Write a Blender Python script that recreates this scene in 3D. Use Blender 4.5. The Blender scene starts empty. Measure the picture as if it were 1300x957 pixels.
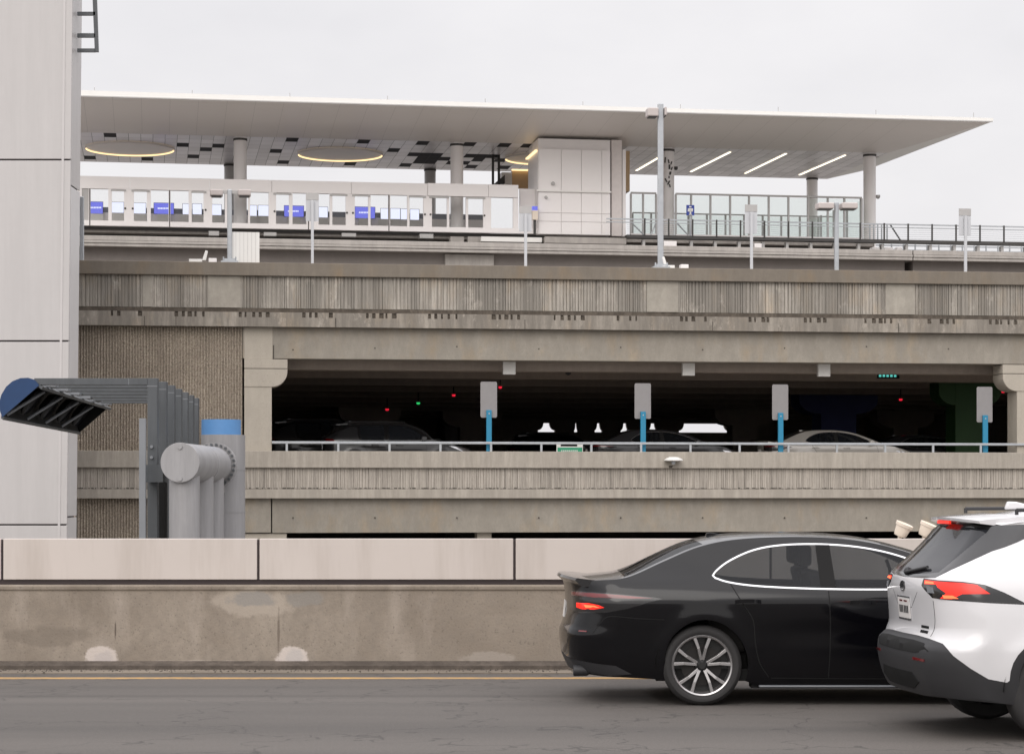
import bpy, bmesh, math, random
from mathutils import Vector, Matrix
from mathutils.geometry import delaunay_2d_cdt
random.seed(7)
R = math.radians
col = bpy.context.scene.collection
scene = bpy.context.scene
F = 2800.0; HU = 650.0; HV = 622.0; EYE = 1.8      # focal length in photo pixels, vanishing centre, eye height

# ------------------------------------------------------------------ materials
def newmat(name):
    m = bpy.data.materials.new(name); m.use_nodes = True
    nt = m.node_tree; b = nt.nodes['Principled BSDF']
    return m, nt, b
def nd(nt, t, **kw):
    n = nt.nodes.new(t)
    for k, v in kw.items():
        if k.startswith('i_'):
            key = k[2:]
            n.inputs[int(key) if key.isdigit() else key.replace('_', ' ')].default_value = v
        else: setattr(n, k, v)
    return n
def L_(nt, a, b): nt.links.new(a, b)
def coords(nt, scale=(1, 1, 1)):
    tc = nd(nt, 'ShaderNodeTexCoord'); mp = nd(nt, 'ShaderNodeMapping')
    mp.inputs['Scale'].default_value = scale
    L_(nt, tc.outputs['Object'], mp.inputs['Vector']); return mp.outputs[0]
def noise(nt, scale=1, stretch=(1, 1, 1), detail=4, rough=.6):
    n = nd(nt, 'ShaderNodeTexNoise'); n.inputs['Scale'].default_value = scale
    n.inputs['Detail'].default_value = detail; n.inputs['Roughness'].default_value = rough
    L_(nt, coords(nt, stretch), n.inputs['Vector']); return n.outputs['Fac']
def ramp(nt, fac, a, b, ca=(0, 0, 0, 1), cb=(1, 1, 1, 1)):
    r = nd(nt, 'ShaderNodeValToRGB'); e = r.color_ramp.elements
    e[0].position = a; e[1].position = b; e[0].color = ca; e[1].color = cb
    L_(nt, fac, r.inputs[0]); return r.outputs[0]
def mix(nt, fac, a, b, mode='MIX'):
    m = nd(nt, 'ShaderNodeMix'); m.data_type = 'RGBA'; m.blend_type = mode
    for sock, v in ((m.inputs[0], fac), (m.inputs[6], a), (m.inputs[7], b)):
        if isinstance(v, (int, float)): sock.default_value = v
        elif isinstance(v, tuple): sock.default_value = (*v[:3], 1)
        else: L_(nt, v, sock)
    return m.outputs[2]
def bump(nt, b, h, strength=.3, dist=.01):
    n = nd(nt, 'ShaderNodeBump'); n.inputs['Strength'].default_value = strength
    n.inputs['Distance'].default_value = dist
    L_(nt, h, n.inputs['Height']); L_(nt, n.outputs[0], b.inputs['Normal'])
def plain(name, c, rough=.5, metal=0, var=.06, scale=2.0, coat=0, spec=.5, crough=.04):
    m, nt, b = newmat(name)
    n = noise(nt, scale, detail=3)
    c0 = tuple(x*(1-var) for x in c); c1 = tuple(min(1, x*(1+var)) for x in c)
    L_(nt, mix(nt, n, c0, c1), b.inputs['Base Color'])
    b.inputs['Roughness'].default_value = rough; b.inputs['Metallic'].default_value = metal
    b.inputs['Coat Weight'].default_value = coat; b.inputs['Coat Roughness'].default_value = crough
    b.inputs['Specular IOR Level'].default_value = spec
    return m
def emis(name, c, s, base=(.02, .02, .02)):
    m, nt, b = newmat(name)
    b.inputs['Base Color'].default_value = (*base, 1)
    b.inputs['Emission Color'].default_value = (*c, 1); b.inputs['Emission Strength'].default_value = s
    b.inputs['Roughness'].default_value = .3
    return m
def concrete(name, c, dark=.6, streak=.5, sscale=5, vstr=.18, blot=.3, bmp=.4, fine=1.0, smin=.42, smax=.72, warm=0, group=0):
    m, nt, b = newmat(name)
    big = noise(nt, .7, detail=5); mid = noise(nt, 4.5, detail=5, rough=.7)
    st = noise(nt, sscale, (1, 1, vstr), detail=5, rough=.75)
    sp = noise(nt, 38, detail=2)
    c0 = tuple(x*(1-blot) for x in c); c1 = tuple(x*(1+blot*.6) for x in c)
    base = mix(nt, ramp(nt, big, .3, .7), c0, c1)
    base = mix(nt, .5, base, mix(nt, ramp(nt, mid, .3, .72), c0, c1))
    if warm:
        wn = noise(nt, 1.7, (1, 1, .5), detail=4)
        base = mix(nt, ramp(nt, wn, .5, .75), base, (c[0]*1.05, c[1]*.93, c[2]*.78))
    stf = ramp(nt, st, smin, smax, (streak,)*3+(1,), (0, 0, 0, 1))
    base = mix(nt, stf, base, tuple(x*(1-dark) for x in c))
    if group:
        gn = noise(nt, 1.15, (1, 1, .04), detail=3, rough=.6)
        base = mix(nt, ramp(nt, gn, .42, .60, (group,)*3+(1,), (0, 0, 0, 1)), base, (c[0]*.42, c[1]*.42, c[2]*.42))
        gn2 = noise(nt, 2.1, (1, 1, .5), detail=6, rough=.8)
        base = mix(nt, ramp(nt, gn2, .56, .70, (0, 0, 0, 1), (.55, .55, .55, 1)), base, (c[0]*1.45, c[1]*1.45, c[2]*1.45))
    spf = ramp(nt, sp, .28, .42, (.35*fine,)*3+(1,), (0, 0, 0, 1))
    base = mix(nt, spf, base, tuple(x*.45 for x in c))
    L_(nt, base, b.inputs['Base Color']); b.inputs['Roughness'].default_value = .9
    b.inputs['Specular IOR Level'].default_value = .25
    mx = mix(nt, .5, mid, sp); bump(nt, b, mx, bmp, .012)
    return m
M = {}
CC = (.335, .295, .245)
M['conc_cap'] = concrete('weathered_cap_concrete', (.225, .197, .163), dark=.35, streak=.5, sscale=3, blot=.2, warm=1)
M['conc_flute'] = concrete('fluted_stained_concrete', (.46, .425, .375), dark=.5, streak=.95, sscale=7, vstr=.06, blot=.25, smin=.36, smax=.62, warm=1, group=.75)
M['conc_flat'] = concrete('pale_patch_concrete', (.40, .37, .32), dark=.4, streak=.35, sscale=4, vstr=.3)
M['conc_ledge'] = concrete('ledge_concrete', (.40, .362, .312), dark=.55, streak=.8, sscale=6, vstr=.12, warm=1, group=.5)
M['conc_beam'] = concrete('beam_concrete', (.33, .302, .258), dark=.4, streak=.45, sscale=3, vstr=.35, blot=.18, warm=1)
M['conc_low'] = concrete('lower_band_concrete', (.44, .40, .345), dark=.45, streak=.6, sscale=4, vstr=.1, blot=.15)
M['conc_lowflute'] = concrete('lower_fluted_concrete', (.45, .41, .36), dark=.55, streak=.8, sscale=9, vstr=.05, smin=.34, smax=.58, blot=.15)
M['conc_col'] = concrete('column_concrete', (.44, .40, .34), dark=.3, streak=.3, sscale=3, vstr=.3, blot=.1)
M['conc_int'] = concrete('interior_concrete', (.42, .36, .31), dark=.3, streak=.3, blot=.2)
M['conc_girder'] = concrete('girder_concrete', (.25, .225, .21), dark=.3, streak=.3, sscale=1.5, vstr=.4, blot=.1, bmp=.1)
M['conc_way'] = concrete('guideway_concrete', (.46, .43, .40), dark=.5, streak=.5, sscale=2, vstr=.3, blot=.12, bmp=.1)
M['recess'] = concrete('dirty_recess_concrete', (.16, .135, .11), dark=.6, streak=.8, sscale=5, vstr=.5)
M['notch'] = plain('weep_slot_dirt', (.07, .06, .05), .95, var=.4, scale=20)
M['deck'] = concrete('deck_concrete', (.34, .32, .29), blot=.2)
M['white_metal'] = plain('white_panel_metal', (.53, .502, .492), .38, var=.03, scale=.6)
M['white_side'] = plain('pale_metal_return', (.62, .61, .61), .4, metal=.1, var=.06, scale=1.5)
M['wall_white'] = plain('station_white_panel', (.84, .81, .80), .45, var=.03, scale=1)
def painted(name, c, rough, dark=.14, streak=.6, sscale=2.0, vstr=.07, blot=.05, metal=0):
    m = concrete(name, c, dark=dark, streak=streak, sscale=sscale, vstr=vstr, blot=blot, bmp=0, fine=.05)
    b = m.node_tree.nodes['Principled BSDF']; b.inputs['Roughness'].default_value = rough; b.inputs['Specular IOR Level'].default_value = .45; b.inputs['Metallic'].default_value = metal
    return m
M['white_metal'] = painted('white_panel_metal_weathered', (.50, .482, .475), .38)
M['soffit'] = plain('white_soffit_panel', (.72, .68, .65), .42, var=.02, scale=.4)
M['trim'] = plain('pale_corner_trim', (.5, .48, .475), .4)
M['joint'] = plain('dark_joint', (.06, .05, .05), .8)
M['dark_rail'] = plain('dark_bronze_rail', (.045, .032, .032), .45, metal=.3)
M['parapet_panel'] = None
M['galv'] = plain('galvanised_steel', (.42, .44, .46), .45, metal=.55, var=.18, scale=6)
M['greypaint'] = painted('grey_steel_paint', (.088, .096, .104), .5, dark=.35, streak=.7, sscale=5, vstr=.08, blot=.12)
M['greylight'] = plain('light_grey_steel_paint', (.19, .20, .215), .5, metal=.15, var=.1, scale=3)
M['pipe'] = painted('pale_grey_pipe_paint', (.32, .315, .32), .45, dark=.3, streak=.7, sscale=4, vstr=.09, blot=.07)
M['blueband'] = plain('light_blue_band', (.09, .235, .48), .5, var=.1, scale=5)
M['blueend'] = plain('deep_blue_end_plate', (.004, .034, .11), .6, var=.25, scale=4)
M['bluepost'] = plain('cyan_blue_post_paint', (.016, .20, .34), .5, var=.12, scale=8)
M['black'] = plain('black_matt', (.012, .012, .012), .7, spec=.15)
M['blackgloss'] = plain('black_gloss_trim', (.012, .012, .013), .16, coat=.5)
M['plastic'] = plain('grey_black_plastic', (.022, .022, .024), .55, var=.1, scale=9)
M['signback'] = plain('aluminium_sign_back', (.42, .41, .40), .5, metal=.35, var=.12, scale=3)
M['decksign'] = plain('deck_sign_back', (.25, .24, .24), .5, metal=.2, var=.12, scale=3)
M['headbeige'] = plain('pale_beige_housing', (.50, .45, .43), .5, var=.05)
M['signback_up'] = plain('bright_sign_back', (.52, .53, .55), .5, metal=.1, var=.05, scale=2)
M['white'] = plain('white_paint', (.78, .77, .74), .45, var=.04)
M['beige'] = plain('beige_cast_lamp', (.72, .63, .53), .5, var=.06, scale=9)
M['greencol'] = plain('green_column_paint', (.02, .07, .016), .6, var=.25, scale=2)
M['bluecol'] = plain('blue_column_paint', (.02, .03, .12), .6, var=.25, scale=2)
M['steel_dark'] = plain('dark_steel', (.05, .047, .045), .6, var=.3, scale=3)
M['signblue'] = plain('blue_sign_face', (.03, .06, .33), .45)
M['signgreen'] = plain('green_sign_face', (.03, .32, .17), .5)
M['warmwall'] = plain('bronze_and_warm_lit_wall', (.55, .38, .22), .5, var=.08)  # bronze tone; on the inner hall wall it holds the warm lamplight as colour
M['em_ring'] = emis('ring_light_glow', (1, .72, .38), 1.6)
M['em_strip'] = emis('strip_light_glow', (1, .90, .68), 2.2)
M['em_blue'] = emis('blue_screen', (.16, .18, .85), .9)
M['em_white'] = emis('white_screen', (.78, .81, 1.0), 1.15)
M['em_red'] = emis('red_indicator', (1, .02, .05), .8)
M['em_green'] = emis('green_indicator', (.05, 1, .25), .6)
M['em_cyan'] = emis('cyan_exit_glow', (.15, .8, .7), .7)
M['em_tail'] = emis('lit_tail_lamp', (1, .03, .012), 1.0, (.4, .01, .01))
M['em_hot'] = emis('hot_tail_lamp', (1, .20, .07), 1.8, (.4, .01, .01))
M['red_lens'] = plain('red_lens', (.14, .008, .010), .15, coat=1)
M['tyre'] = plain('tyre_rubber', (.022, .021, .021), .8, var=.15, scale=20)
M['rim'] = plain('machined_alloy', (.42, .41, .41), .28, metal=.85, var=.05)
M['rim_dark'] = plain('dark_alloy', (.03, .03, .03), .35, metal=.5)
M['chrome'] = plain('brushed_chrome', (.72, .72, .74), .22, metal=.9, var=.03)
M['carblack'] = plain('black_car_paint', (.002, .002, .003), .2, coat=.75, var=.02, spec=.05, crough=.09)
M['carwhite'] = plain('white_car_paint', (.62, .615, .625), .3, coat=1, var=.01)
M['cargrey'] = plain('silver_car_paint', (.42, .40, .37), .3, coat=1, metal=.3, var=.01)
M['cardark'] = plain('charcoal_car_paint', (.02, .02, .022), .3, coat=.6, var=.02)
M['plate'] = plain('number_plate', (.62, .60, .58), .5)
M['carglass'] = plain('tinted_car_glass', (.018, .02, .024), .07, coat=0, var=.1, scale=1.5)

def glass(name, tint=(.75, .85, .82), tr=.7, rough=.03):
    m, nt, b = newmat(name)
    t = nd(nt, 'ShaderNodeBsdfTransparent'); t.inputs[0].default_value = (*tint, 1)
    mx = nd(nt, 'ShaderNodeMixShader'); mx.inputs[0].default_value = 1-tr
    b.inputs['Base Color'].default_value = (tint[0]*.7, tint[1]*.7, tint[2]*.7, 1); b.inputs['Roughness'].default_value = rough
    out = nt.nodes['Material Output']
    L_(nt, t.outputs[0], mx.inputs[1]); L_(nt, b.outputs[0], mx.inputs[2]); L_(nt, mx.outputs[0], out.inputs[0])
    return m
M['glass'] = glass('clear_station_glass', (.985, .99, .99), .965)
M['glass_green'] = glass('frosted_green_glass', (.96, .985, .975), .92)

def carglass(name, tr, c):
    m = glass(name, (.55, .57, .58), tr, .05); b = m.node_tree.nodes['Principled BSDF']; b.inputs['Base Color'].default_value = (*c, 1); return m
M['carglass'] = carglass('tinted_car_glass', .62, (.02, .022, .026))
M['privacy'] = carglass('privacy_car_glass', .22, (.018, .02, .024))
M['seat'] = plain('dark_seat_cloth', (.035, .033, .032), .8, var=.2, scale=30)
# ribbed aggregate wall
m, nt, b = newmat('exposed_aggregate_ribs')
vo = nd(nt, 'ShaderNodeTexVoronoi'); vo.inputs['Scale'].default_value = 26
L_(nt, coords(nt), vo.inputs['Vector'])
n1 = noise(nt, 22, detail=3, rough=.8); n2 = noise(nt, .8, (1, 1, .6), detail=4)
cA = mix(nt, ramp(nt, n1, .32, .66), (.15, .125, .10), (.60, .52, .42))
cA = mix(nt, ramp(nt, n2, .35, .7, (0, 0, 0, 1), (.45, .45, .45, 1)), cA, (.16, .13, .105))
L_(nt, cA, b.inputs['Base Color']); b.inputs['Roughness'].default_value = .95
bump(nt, b, vo.outputs['Distance'], .9, .02); M['ribs'] = m

# parapet panels (pale pinkish powder coat)
m, nt, b = newmat('cream_powder_coat')
n1 = noise(nt, 1.2, detail=4); n2 = noise(nt, 30, detail=2)
st_ = noise(nt, 2.2, (1, 1, .12), detail=5, rough=.7)
c = mix(nt, n1, (.49, .44, .405), (.56, .505, .465))
c = mix(nt, ramp(nt, st_, .36, .55, (.5, .5, .5, 1), (0, 0, 0, 1)), c, (.40, .35, .31))
c = mix(nt, ramp(nt, n2, .2, .33, (.25, .25, .25, 1), (0, 0, 0, 1)), c, (.5, .42, .36))
L_(nt, c, b.inputs['Base Color']); b.inputs['Roughness'].default_value = .5; M['parapet_panel'] = m

# road barrier concrete
m, nt, b = newmat('road_barrier_concrete')
n1 = noise(nt, 1.1, detail=6, rough=.65); n2 = noise(nt, 9, detail=5, rough=.75)
n3 = noise(nt, 45, detail=2); n4 = noise(nt, 2.3, (1, 1, .35), detail=5)
c = mix(nt, ramp(nt, n1, .3, .7), (.20, .165, .13), (.315, .27, .22))
c = mix(nt, ramp(nt, n2, .35, .7, (0, 0, 0, 1), (.5, .5, .5, 1)), c, (.17, .145, .12))
c = mix(nt, ramp(nt, n4, .56, .75, (0, 0, 0, 1), (.6, .6, .6, 1)), c, (.38, .33, .28))
c = mix(nt, ramp(nt, n3, .25, .4, (.6, .6, .6, 1), (0, 0, 0, 1)), c, (.09, .075, .06))
def wear(c, u, v, ru, rv, colr, amt, ns, fr=.35, soft=.25):
    k_ = F/22.2; cx, cz, rx, rz = (u-650)/k_, EYE-(v-622)/k_, ru/k_, rv/k_
    tc_ = nd(nt, 'ShaderNodeTexCoord'); q = nd(nt, 'ShaderNodeSeparateXYZ'); L_(nt, tc_.outputs['Object'], q.inputs[0])
    def mth(op, a_, b_=None):
        n_ = nd(nt, 'ShaderNodeMath', operation=op)
        for i_, v_ in enumerate((a_, b_)):
            if v_ is None: continue
            if isinstance(v_, (int, float)): n_.inputs[i_].default_value = v_
            else: L_(nt, v_, n_.inputs[i_])
        return n_.outputs[0]
    dx_ = mth('DIVIDE', mth('SUBTRACT', q.outputs['X'], cx), rx); dz_ = mth('DIVIDE', mth('SUBTRACT', q.outputs['Z'], cz), rz)
    d_ = mth('SQRT', mth('ADD', mth('MULTIPLY', dx_, dx_), mth('MULTIPLY', dz_, dz_)))
    nz = noise(nt, ns, detail=6, rough=.7); d_ = mth('ADD', d_, mth('MULTIPLY', mth('SUBTRACT', nz, .5), 2*fr*2))
    return mix(nt, ramp(nt, d_, 1-soft, 1+soft, (amt,)*3+(1,), (0, 0, 0, 1)), c, colr)
c = wear(c, 322, 765, 58, 19, (.38, .33, .275), .65, 5)
c = wear(c, 318, 760, 34, 12, (.235, .222, .205), .75, 7)
c = wear(c, 388, 760, 26, 12, (.225, .21, .19), .7, 6)
c = wear(c, 131, 834, 22, 16, (.52, .46, .42), .85, 9, .3, .18)
c = wear(c, 133, 834, 13, 9, (.40, .36, .34), .7, 11)
c = wear(c, 372, 834, 22, 15, (.54, .48, .44), .85, 9, .3, .18)
c = wear(c, 374, 833, 13, 10, (.41, .38, .36), .7, 12)
c = wear(c, 147, 800, 1.2, 14, (.09, .07, .055), .9, 14, .3, .5)
c = wear(c, 354, 800, 2.2, 34, (.12, .095, .075), .75, 8, .35, .5)
c = wear(c, 620, 835, 40, 9, (.36, .32, .28), .5, 6)
c = wear(c, 250, 842, 90, 5, (.40, .35, .30), .5, 6)
c = wear(c, 60, 808, 60, 14, (.15, .125, .10), .5, 6)
L_(nt, c, b.inputs['Base Color']); b.inputs['Roughness'].default_value = .92
bump(nt, b, mix(nt, .5, n2, n3), .5, .01); M['barrier'] = m
M['patch'] = concrete('mortar_patch', (.44, .40, .36), dark=.3, streak=.2, blot=.25, bmp=.6)
M['patch_pale'] = concrete('pale_mortar_skim', (.30, .26, .215), dark=.3, streak=.2, blot=.3, bmp=.5)
M['patch_dark'] = concrete('grey_mortar_patch', (.235, .215, .195), dark=.3, streak=.2, blot=.2, bmp=.6)

# asphalt / concrete road
m, nt, b = newmat('worn_road_surface')
n1 = noise(nt, .5, (.12, 1, 1), detail=6); n2 = noise(nt, 60, detail=3, rough=.8)
c = mix(nt, ramp(nt, n1, .3, .7), (.07, .062, .055), (.12, .106, .094))
c = mix(nt, ramp(nt, n2, .35, .65, (0, 0, 0, 1), (.6, .6, .6, 1)), c, (.05, .046, .043))
L_(nt, c, b.inputs['Base Color']); b.inputs['Roughness'].default_value = .85
M['road'] = m
tcr = nd(nt, 'ShaderNodeTexCoord'); sr = nd(nt, 'ShaderNodeSeparateXYZ'); L_(nt, tcr.outputs['Object'], sr.inputs[0])
for yc, wd, am in ((18.55, .32, .4), (20.15, .3, .35), (14.9, .32, .4), (16.6, .3, .35), (19.3, .2, .5)):
    m1 = nd(nt, 'ShaderNodeMath', operation='SUBTRACT'); L_(nt, sr.outputs['Y'], m1.inputs[0]); m1.inputs[1].default_value = yc
    m2 = nd(nt, 'ShaderNodeMath', operation='ABSOLUTE'); L_(nt, m1.outputs[0], m2.inputs[0])
    c = mix(nt, ramp(nt, m2.outputs[0], 0, wd, (am,)*3+(1,), (0, 0, 0, 1)), c, (.045, .041, .038) if wd != .2 else (.035, .03, .027))
vc = nd(nt, 'ShaderNodeTexVoronoi', feature='DISTANCE_TO_EDGE'); vc.inputs['Scale'].default_value = .55
ad = nd(nt, 'ShaderNodeVectorMath', operation='ADD'); wz = nd(nt, 'ShaderNodeTexNoise'); wz.inputs['Scale'].default_value = 2.5; L_(nt, coords(nt), wz.inputs['Vector'])
L_(nt, coords(nt), ad.inputs[0]); L_(nt, wz.outputs['Color'], ad.inputs[1]); L_(nt, ad.outputs[0], vc.inputs['Vector'])
c = mix(nt, ramp(nt, vc.outputs['Distance'], .0, .012, (.75, .75, .75, 1), (0, 0, 0, 1)), c, (.022, .02, .018))
n5 = noise(nt, 130, detail=1); c = mix(nt, ramp(nt, n5, .60, .72, (0, 0, 0, 1), (.7, .7, .7, 1)), c, (.24, .22, .20))
L_(nt, c, b.inputs['Base Color'])
bump(nt, b, n2, .5, .008)
m, nt, b = newmat('gutter_concrete')
n1 = noise(nt, 3, (.2, 1, 1), detail=6); n2 = noise(nt, 40, detail=3)
c = mix(nt, ramp(nt, n1, .3, .7), (.10, .08, .065), (.26, .22, .18)); c = mix(nt, .3, c, mix(nt, n2, (.1, .09, .07), (.3, .26, .2)))
L_(nt, c, b.inputs['Base Color']); b.inputs['Roughness'].default_value = .9; M['gutter'] = m
m, nt, b = newmat('worn_yellow_line')
n1 = noise(nt, 18, (.3, 1, 1), detail=5, rough=.75)
c = mix(nt, ramp(nt, n1, .38, .62), (.52, .30, .085), (.24, .18, .12))
L_(nt, c, b.inputs['Base Color']); b.inputs['Roughness'].default_value = .8; M['yellow'] = m
M['ground'] = concrete('ground_paving', (.27, .255, .235), blot=.25, bmp=.1)

# ceiling tiles: tone differs tile by tile
def tilemat(name, ca, cb, size, rough, metal):
    m, nt, b = newmat(name)
    mp = coords(nt, (1/.6, 1/1.28, 1))
    fl = nd(nt, 'ShaderNodeVectorMath'); fl.operation = 'FLOOR'; L_(nt, mp, fl.inputs[0])
    wn = nd(nt, 'ShaderNodeTexWhiteNoise'); wn.noise_dimensions = '2D'; L_(nt, fl.outputs[0], wn.inputs['Vector'])
    L_(nt, mix(nt, wn.outputs['Value'], ca, cb), b.inputs['Base Color'])
    b.inputs['Roughness'].default_value = rough; b.inputs['Metallic'].default_value = metal
    return m
M['tile'] = tilemat('metal_ceiling_tile', (.62, .60, .61), (.80, .78, .80), 1, .35, .25)
M['tile_void'] = plain('open_ceiling_void', (.012, .011, .014), .9)

# ------------------------------------------------------------------ frames and mesh builder
class Frame:
    def __init__(s, Y0, t):
        s.Y0 = Y0; s.th = math.atan(t); s.c = math.cos(s.th); s.s = math.sin(s.th)
    def L(s, u, v, n):                       # sight line through (u, v) met with the plane n
        a = (u-HU)/F; k = (n+s.c*s.Y0)/(s.c-s.s*a)
        return (s.c*k*a+s.s*(k-s.Y0), EYE-(v-HV)/F*k)
    def S(s, u, n): return s.L(u, 600, n)[0]
    def LZ(s, u, v, z):                      # met with the level z
        a = (u-HU)/F; k = (EYE-z)*F/(v-HV)
        return (s.c*k*a+s.s*(k-s.Y0), -s.s*k*a+s.c*(k-s.Y0))
    def world(s, p): return Vector((s.c*p[0]-s.s*p[1], s.Y0+s.s*p[0]+s.c*p[1], p[2]))
W0F = Frame(0, 0); FG = Frame(62, .127); FS = Frame(112, .1624)
BASE = {}
def thing(name, label, cat, frame, base, group=None, rz=0):
    o = bpy.data.objects.new(name, None); col.objects.link(o); o.empty_display_size = .2
    o.location = frame.world(base); o.rotation_euler = (0, 0, frame.th+rz)
    o['label'] = label; o['category'] = cat
    if group: o['group'] = group
    BASE[o.name] = Vector(base); return o
def struct(o, kind='structure', label=None, cat=None):
    o['kind'] = kind
    if label: o['label'] = label
    if cat: o['category'] = cat
    return o
class MB:
    def __init__(s): s.v = []; s.f = []; s.m = []
    def add(s, vs, fs, mi=0):
        k = len(s.v); s.v += [tuple(p) for p in vs]; s.f += [tuple(i+k for i in f) for f in fs]; s.m += [mi]*len(fs); return s
    def box(s, x0, x1, y0, y1, z0, z1, mi=0):
        x0, x1 = min(x0, x1), max(x0, x1); y0, y1 = min(y0, y1), max(y0, y1); z0, z1 = min(z0, z1), max(z0, z1)
        return s.add([(x, y, z) for z in (z0, z1) for y in (y0, y1) for x in (x0, x1)],
                     [(0, 2, 3, 1), (4, 5, 7, 6), (0, 1, 5, 4), (2, 6, 7, 3), (0, 4, 6, 2), (1, 3, 7, 5)], mi)
    def prism(s, poly, d, mi=0):             # polygon of 3d points extruded by vector d
        n = len(poly); d = Vector(d); a = [Vector(p) for p in poly]
        return s.add(a+[p+d for p in a], [tuple(range(n))[::-1], tuple(range(n, 2*n))]+[(i, (i+1) % n, n+(i+1) % n, n+i) for i in range(n)], mi)
    def cyl(s, p0, p1, r0, r1=None, seg=24, mi=0, caps=True):
        if r1 is None: r1 = r0
        p0 = Vector(p0); p1 = Vector(p1); d = (p1-p0).normalized()
        u = d.orthogonal().normalized(); w = d.cross(u)
        vs = []
        for p, r in ((p0, r0), (p1, r1)):
            vs += [p+(u*math.cos(2*math.pi*i/seg)+w*math.sin(2*math.pi*i/seg))*r for i in range(seg)]
        fs = [(i, (i+1) % seg, seg+(i+1) % seg, seg+i) for i in range(seg)]
        if caps: fs += [tuple(range(seg))[::-1], tuple(range(seg, 2*seg))]
        return s.add(vs, fs, mi)
    def lathe(s, prof, p0, axis, seg=40, mi=0):   # prof: (distance along axis, radius)
        p0 = Vector(p0); d = Vector(axis).normalized(); u = d.orthogonal().normalized(); w = d.cross(u); n = len(prof)
        vs = [p0+d*h+(u*math.cos(2*math.pi*i/seg)+w*math.sin(2*math.pi*i/seg))*r for h, r in prof for i in range(seg)]
        return s.add(vs, [(j*seg+i, j*seg+(i+1) % seg, (j+1)*seg+(i+1) % seg, (j+1)*seg+i) for j in range(n-1) for i in range(seg)], mi)
    def build(s, name, mats, parent=None, base=None, bevel=0, smooth=False, frame=None, normals=None):
        me = bpy.data.meshes.new(name)
        bs = Vector(base) if base is not None else (BASE[parent.name] if parent else Vector((0, 0, 0)))
        me.from_pydata([tuple(Vector(p)-bs) for p in s.v], [], s.f)
        if not isinstance(mats, (list, tuple)): mats = [mats]
        for m in mats: me.materials.append(m)
        for p, k in zip(me.polygons, s.m): p.material_index = k
        if normals is None:
            bm = bmesh.new(); bm.from_mesh(me); bmesh.ops.recalc_face_normals(bm, faces=bm.faces); bm.to_mesh(me); bm.free()
        me.update()
        o = bpy.data.objects.new(name, me); col.objects.link(o)
        if parent: o.parent = parent
        elif frame: o.location = frame.world(bs); o.rotation_euler = (0, 0, frame.th)
        BASE[o.name] = bs
        if smooth:
            for p in me.polygons: p.use_smooth = True
            if normals is None: me.set_sharp_from_angle(angle=R(35))
        if normals is not None:
            me.normals_split_custom_set_from_vertices(normals)
        if bevel:
            b = o.modifiers.new('bevel', 'BEVEL'); b.width = bevel; b.segments = 2; b.limit_method = 'ANGLE'; b.angle_limit = R(40)
        return o
def one(name, label, cat, mb, mats, frame, base, group=None, bevel=0, smooth=False):
    o = mb.build(name, mats, None, base, bevel, smooth, frame)
    o['label'] = label; o['category'] = cat
    if group: o['group'] = group
    return o
def dup(root, loc, label=None, rz=None, sc=None, matmap=None):
    def cp(o, par):
        c = o.copy(); col.objects.link(c); c.parent = par
        if matmap and o.type == 'MESH' and o.data.materials and o.data.materials[0] in matmap:
            c.material_slots[0].link = 'OBJECT'; c.material_slots[0].material = matmap[o.data.materials[0]]
        for ch in o.children: cp(ch, c)
        return c
    r = cp(root, None); r.location = loc
    if label: r['label'] = label
    if rz is not None: r.rotation_euler = (0, 0, rz)
    if sc: r.scale = sc
    return r
def zG(v): return EYE+(HV-v)/(F/62)
def segs(a, b, cuts):                        # the stretches of [a, b] outside the cuts
    out = []; x = a
    for c0, c1 in sorted(cuts):
        if c0 > x: out.append((x, c0))
        x = max(x, c1)
    if x < b: out.append((x, b))
    return out

# ------------------------------------------------------------------ setting: ground, road, gutter, line
g = MB(); g.add([(-900, -600, -2.3), (900, -600, -2.3), (900, 2500, -2.3), (-900, 2500, -2.3)], [(0, 1, 2, 3)])
struct(g.build('ground', M['ground'], base=(0, 0, 0)))
g = MB(); g.box(-200, 200, -120, 22.75, -2.2, 0); struct(g.build('road', M['road'], base=(0, 0, 0)))
g = MB(); g.box(-200, 200, 21.62, 22.0, 0, .012); struct(g.build('gutter', M['gutter'], base=(0, 0, 0)))
g = MB(); g.prism([(-200, 22.0, 0), (-200, 22.0, .05), (-200, 22.12, .085), (-200, 22.3, .085), (-200, 22.3, 0)], (400, 0, 0))
struct(g.build('kerb', concrete('grimy_kerb_concrete', (.15, .125, .105), dark=.6, streak=.8, sscale=4, vstr=1, blot=.4, bmp=.6), base=(0, 0, 0)))
g = MB(); rg = random.Random(11)
for i in range(900):
    x, y, q = rg.uniform(-8, 8), 21.98-abs(rg.gauss(0, .16)), rg.uniform(.004, .014)
    g.add([(x-q, y, .012), (x, y-q, .012), (x+q*.8, y+q*.3, .012), (x, y+q, .012), (x+q*.1, y, .012+q*1.1)], [(0, 1, 4), (1, 2, 4), (2, 3, 4), (3, 0, 4)])
o = g.build('gravel', M['notch'], base=(0, 0, 0)); o['kind'] = 'stuff'; o['label'] = 'dark grit and small stones lying in the gutter'; o['category'] = 'gravel'
g = MB(); g.box(-200, 200, 21.04, 21.19, 0, .004); struct(g.build('edge_line', M['yellow'], base=(0, 0, 0)))

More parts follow.
